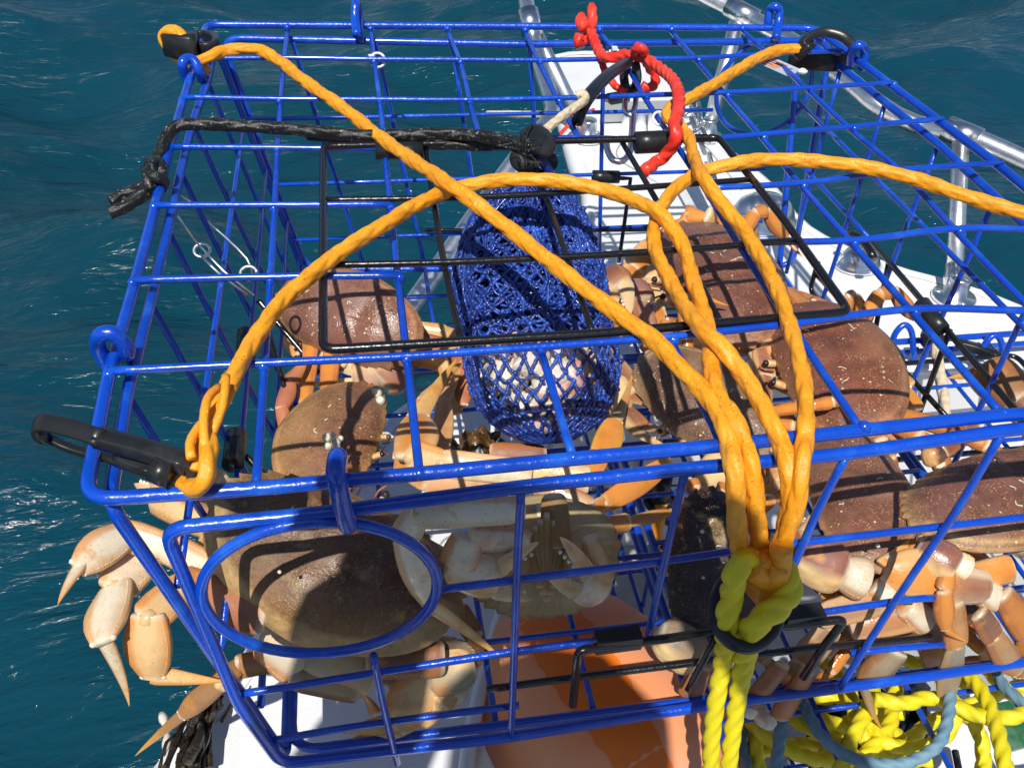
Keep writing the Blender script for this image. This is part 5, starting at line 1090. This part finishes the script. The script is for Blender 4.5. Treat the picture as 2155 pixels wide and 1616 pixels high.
leg(A, [(1650, 1395, 44), (1570, 1490, 0)], -.2, -.23, np.array([.34, .14, .07]), RUST, start=0, wall=-.306); leg(A, [(1700, 1410, 46), (1640, 1508, 0)], -.2, -.23, np.array([.45, .2, .09]), RUST, start=0, wall=-.306)
for x, y in ((1572, 1488), (1612, 1512)):
    c = V(x, y, -.305); V2, F_2 = lathe([(.004, -.005), (.008, -.001), (.0075, .004), (.003, .006)], c, (-.4, -.3, -.8), 12); A.add(V2, F_2, WHT * .9, 1)
leg(A, [(1480, 1400, 50), (1450, 1460, 0)], -.2, -.22, np.array([.25, .13, .08]), RUST, start=1, wall=-.29)
leg(A, [(2110, 1250, 60), (2160, 1330, 50), (2155, 1420, 0)], -.18, -.2, ORG * .8, RUST, start=1, wall=-.29)
auto_limbs(A, lo, Wd, ax, claws=False)
A.build(t)
# --- right edge limb with big dark dactyl
t = root('crab at the right edge, only a brown leg joint and curved tip showing', 2160, 830, -.16); A = Acc()
lo, Wd, ax = shell(A, U(2200, 900, -.17), U(2420, 900, -.17), U(2300, 1000, -.17), ctop=PUR, crim=TAN, seed=14)
seg(A, U(2200, 885, -.15), U(2125, 822, -.145), .030, 'merus', np.array([.18, .09, .075]), RUST, .7); seg(A, U(2150, 845, -.145), U(2072, 775, -.14), .034, 'carpus', np.array([.30, .14, .05]), RUST, .75)
seg(A, U(2095, 772, -.14), U(1992, 784, -.14), .013, 'dact', np.array([.42, .22, .07]), ORG, .6, curve=.1, side=-1)
auto_limbs(A, lo, Wd, ax)
A.build(t)
# ---------------------------------------------------------------- the photographer, standing in the cockpit behind the camera
def photographer():
    p = thing('person', 'person in a dark jacket standing in the boat and holding a phone in both hands', 'person', (-.24, -1.0, -.60))
    def chain(pts, rad, name, mat, sub=2, extra=()):
        me = bpy.data.meshes.new(name); n = len(pts); ed = [(i, i + 1) for i in range(n - 1)] + list(extra)
        return pts, rad, ed
    org = ORI[p.name]
    def skin(name, pts, edges, rad, mat, root_i=0, sub=1):
        me = bpy.data.meshes.new(name); me.from_pydata([tuple(np.array(q) - org) for q in pts], edges, []); me.materials.append(M[mat])
        o = bpy.data.objects.new(name, me); COL.objects.link(o); o.parent = p; ORI[o.name] = org
        md = o.modifiers.new('Skin', 'SKIN'); me.skin_vertices[0].data
        for i, r in enumerate(rad): me.skin_vertices[0].data[i].radius = (r, r)
        me.skin_vertices[0].data[root_i].use_root = True
        s_ = o.modifiers.new('Sub', 'SUBSURF'); s_.levels = sub; s_.render_levels = sub; md.use_smooth_shade = True
        return o
    # phone just behind the lens
    R0, Dn, Fw_ = RM[0], RM[1], RM[2]; c = CP - Fw_ * .016 - Dn * .046 - R0 * .036
    obj('phone', box(c, .160, .076, .008, [R0, Dn, Fw_]), 'plastic', p, smooth=False)
    hl, hr = c - R0 * .092 - Fw_ * .01 - Dn * .006, c + R0 * .100 - Fw_ * .01 - Dn * .008
    sh = np.array([-.25, -.95, .26]); pel = np.array([-.24, -1.06, -.05])
    pts = [pel, pel + [0, 0, .17], sh + [0, 0, -.03], sh + [0, .04, .08], sh + [0, .13, .19], sh + [0, .15, .28],
           sh + [-.17, 0, 0], sh + [-.22, .10, -.04], hl + [-.03, -.06, -.06], hl,
           sh + [.17, 0, 0], sh + [.24, .12, -.04], hr + [.055, -.055, -.05], hr,
           pel + [-.09, 0, -.06], pel + [-.10, .03, -.30], pel + [-.10, 0, -.53], pel + [-.10, .10, -.54], pel + [.09, 0, -.06], pel + [.10, .03, -.30], pel + [.10, 0, -.53], pel + [.10, .10, -.54]]
    ed = [(0, 1), (1, 2), (2, 3), (3, 4), (4, 5), (2, 6), (6, 7), (7, 8), (8, 9), (2, 10), (10, 11), (11, 12), (12, 13), (0, 14), (14, 15), (15, 16), (16, 17), (0, 18), (18, 19), (19, 20), (20, 21)]
    rad = [.14, .13, .13, .055, .10, .085, .065, .085, .048, .038, .065, .065, .04, .034, .085, .065, .045, .035, .085, .065, .045, .035]
    skin('body', pts, ed, rad, 'jacket')
    for s, h in ((-1, hl), (1, hr)):
        skin('hand', [h - Fw_ * .02, h, h - R0 * s * .02 + Dn * .0], [(0, 1), (1, 2)], [.028, .034, .024], 'skin')
        for k in range(4):
            b = h + Dn * (.024 - .017 * k) + Fw_ * .012; skin('finger', [b, b + Fw_ * .012 - R0 * s * .012, b + Fw_ * .010 - R0 * s * .034], [(0, 1), (1, 2)], [.0095, .009, .008], 'skin')
        skin('thumb', [h - Dn * .02 - Fw_ * .02, h - Dn * .028 - Fw_ * .022 - R0 * s * .02, h - Dn * .02 - Fw_ * .018 - R0 * s * .045], [(0, 1), (1, 2)], [.012, .011, .009], 'skin')
photographer()
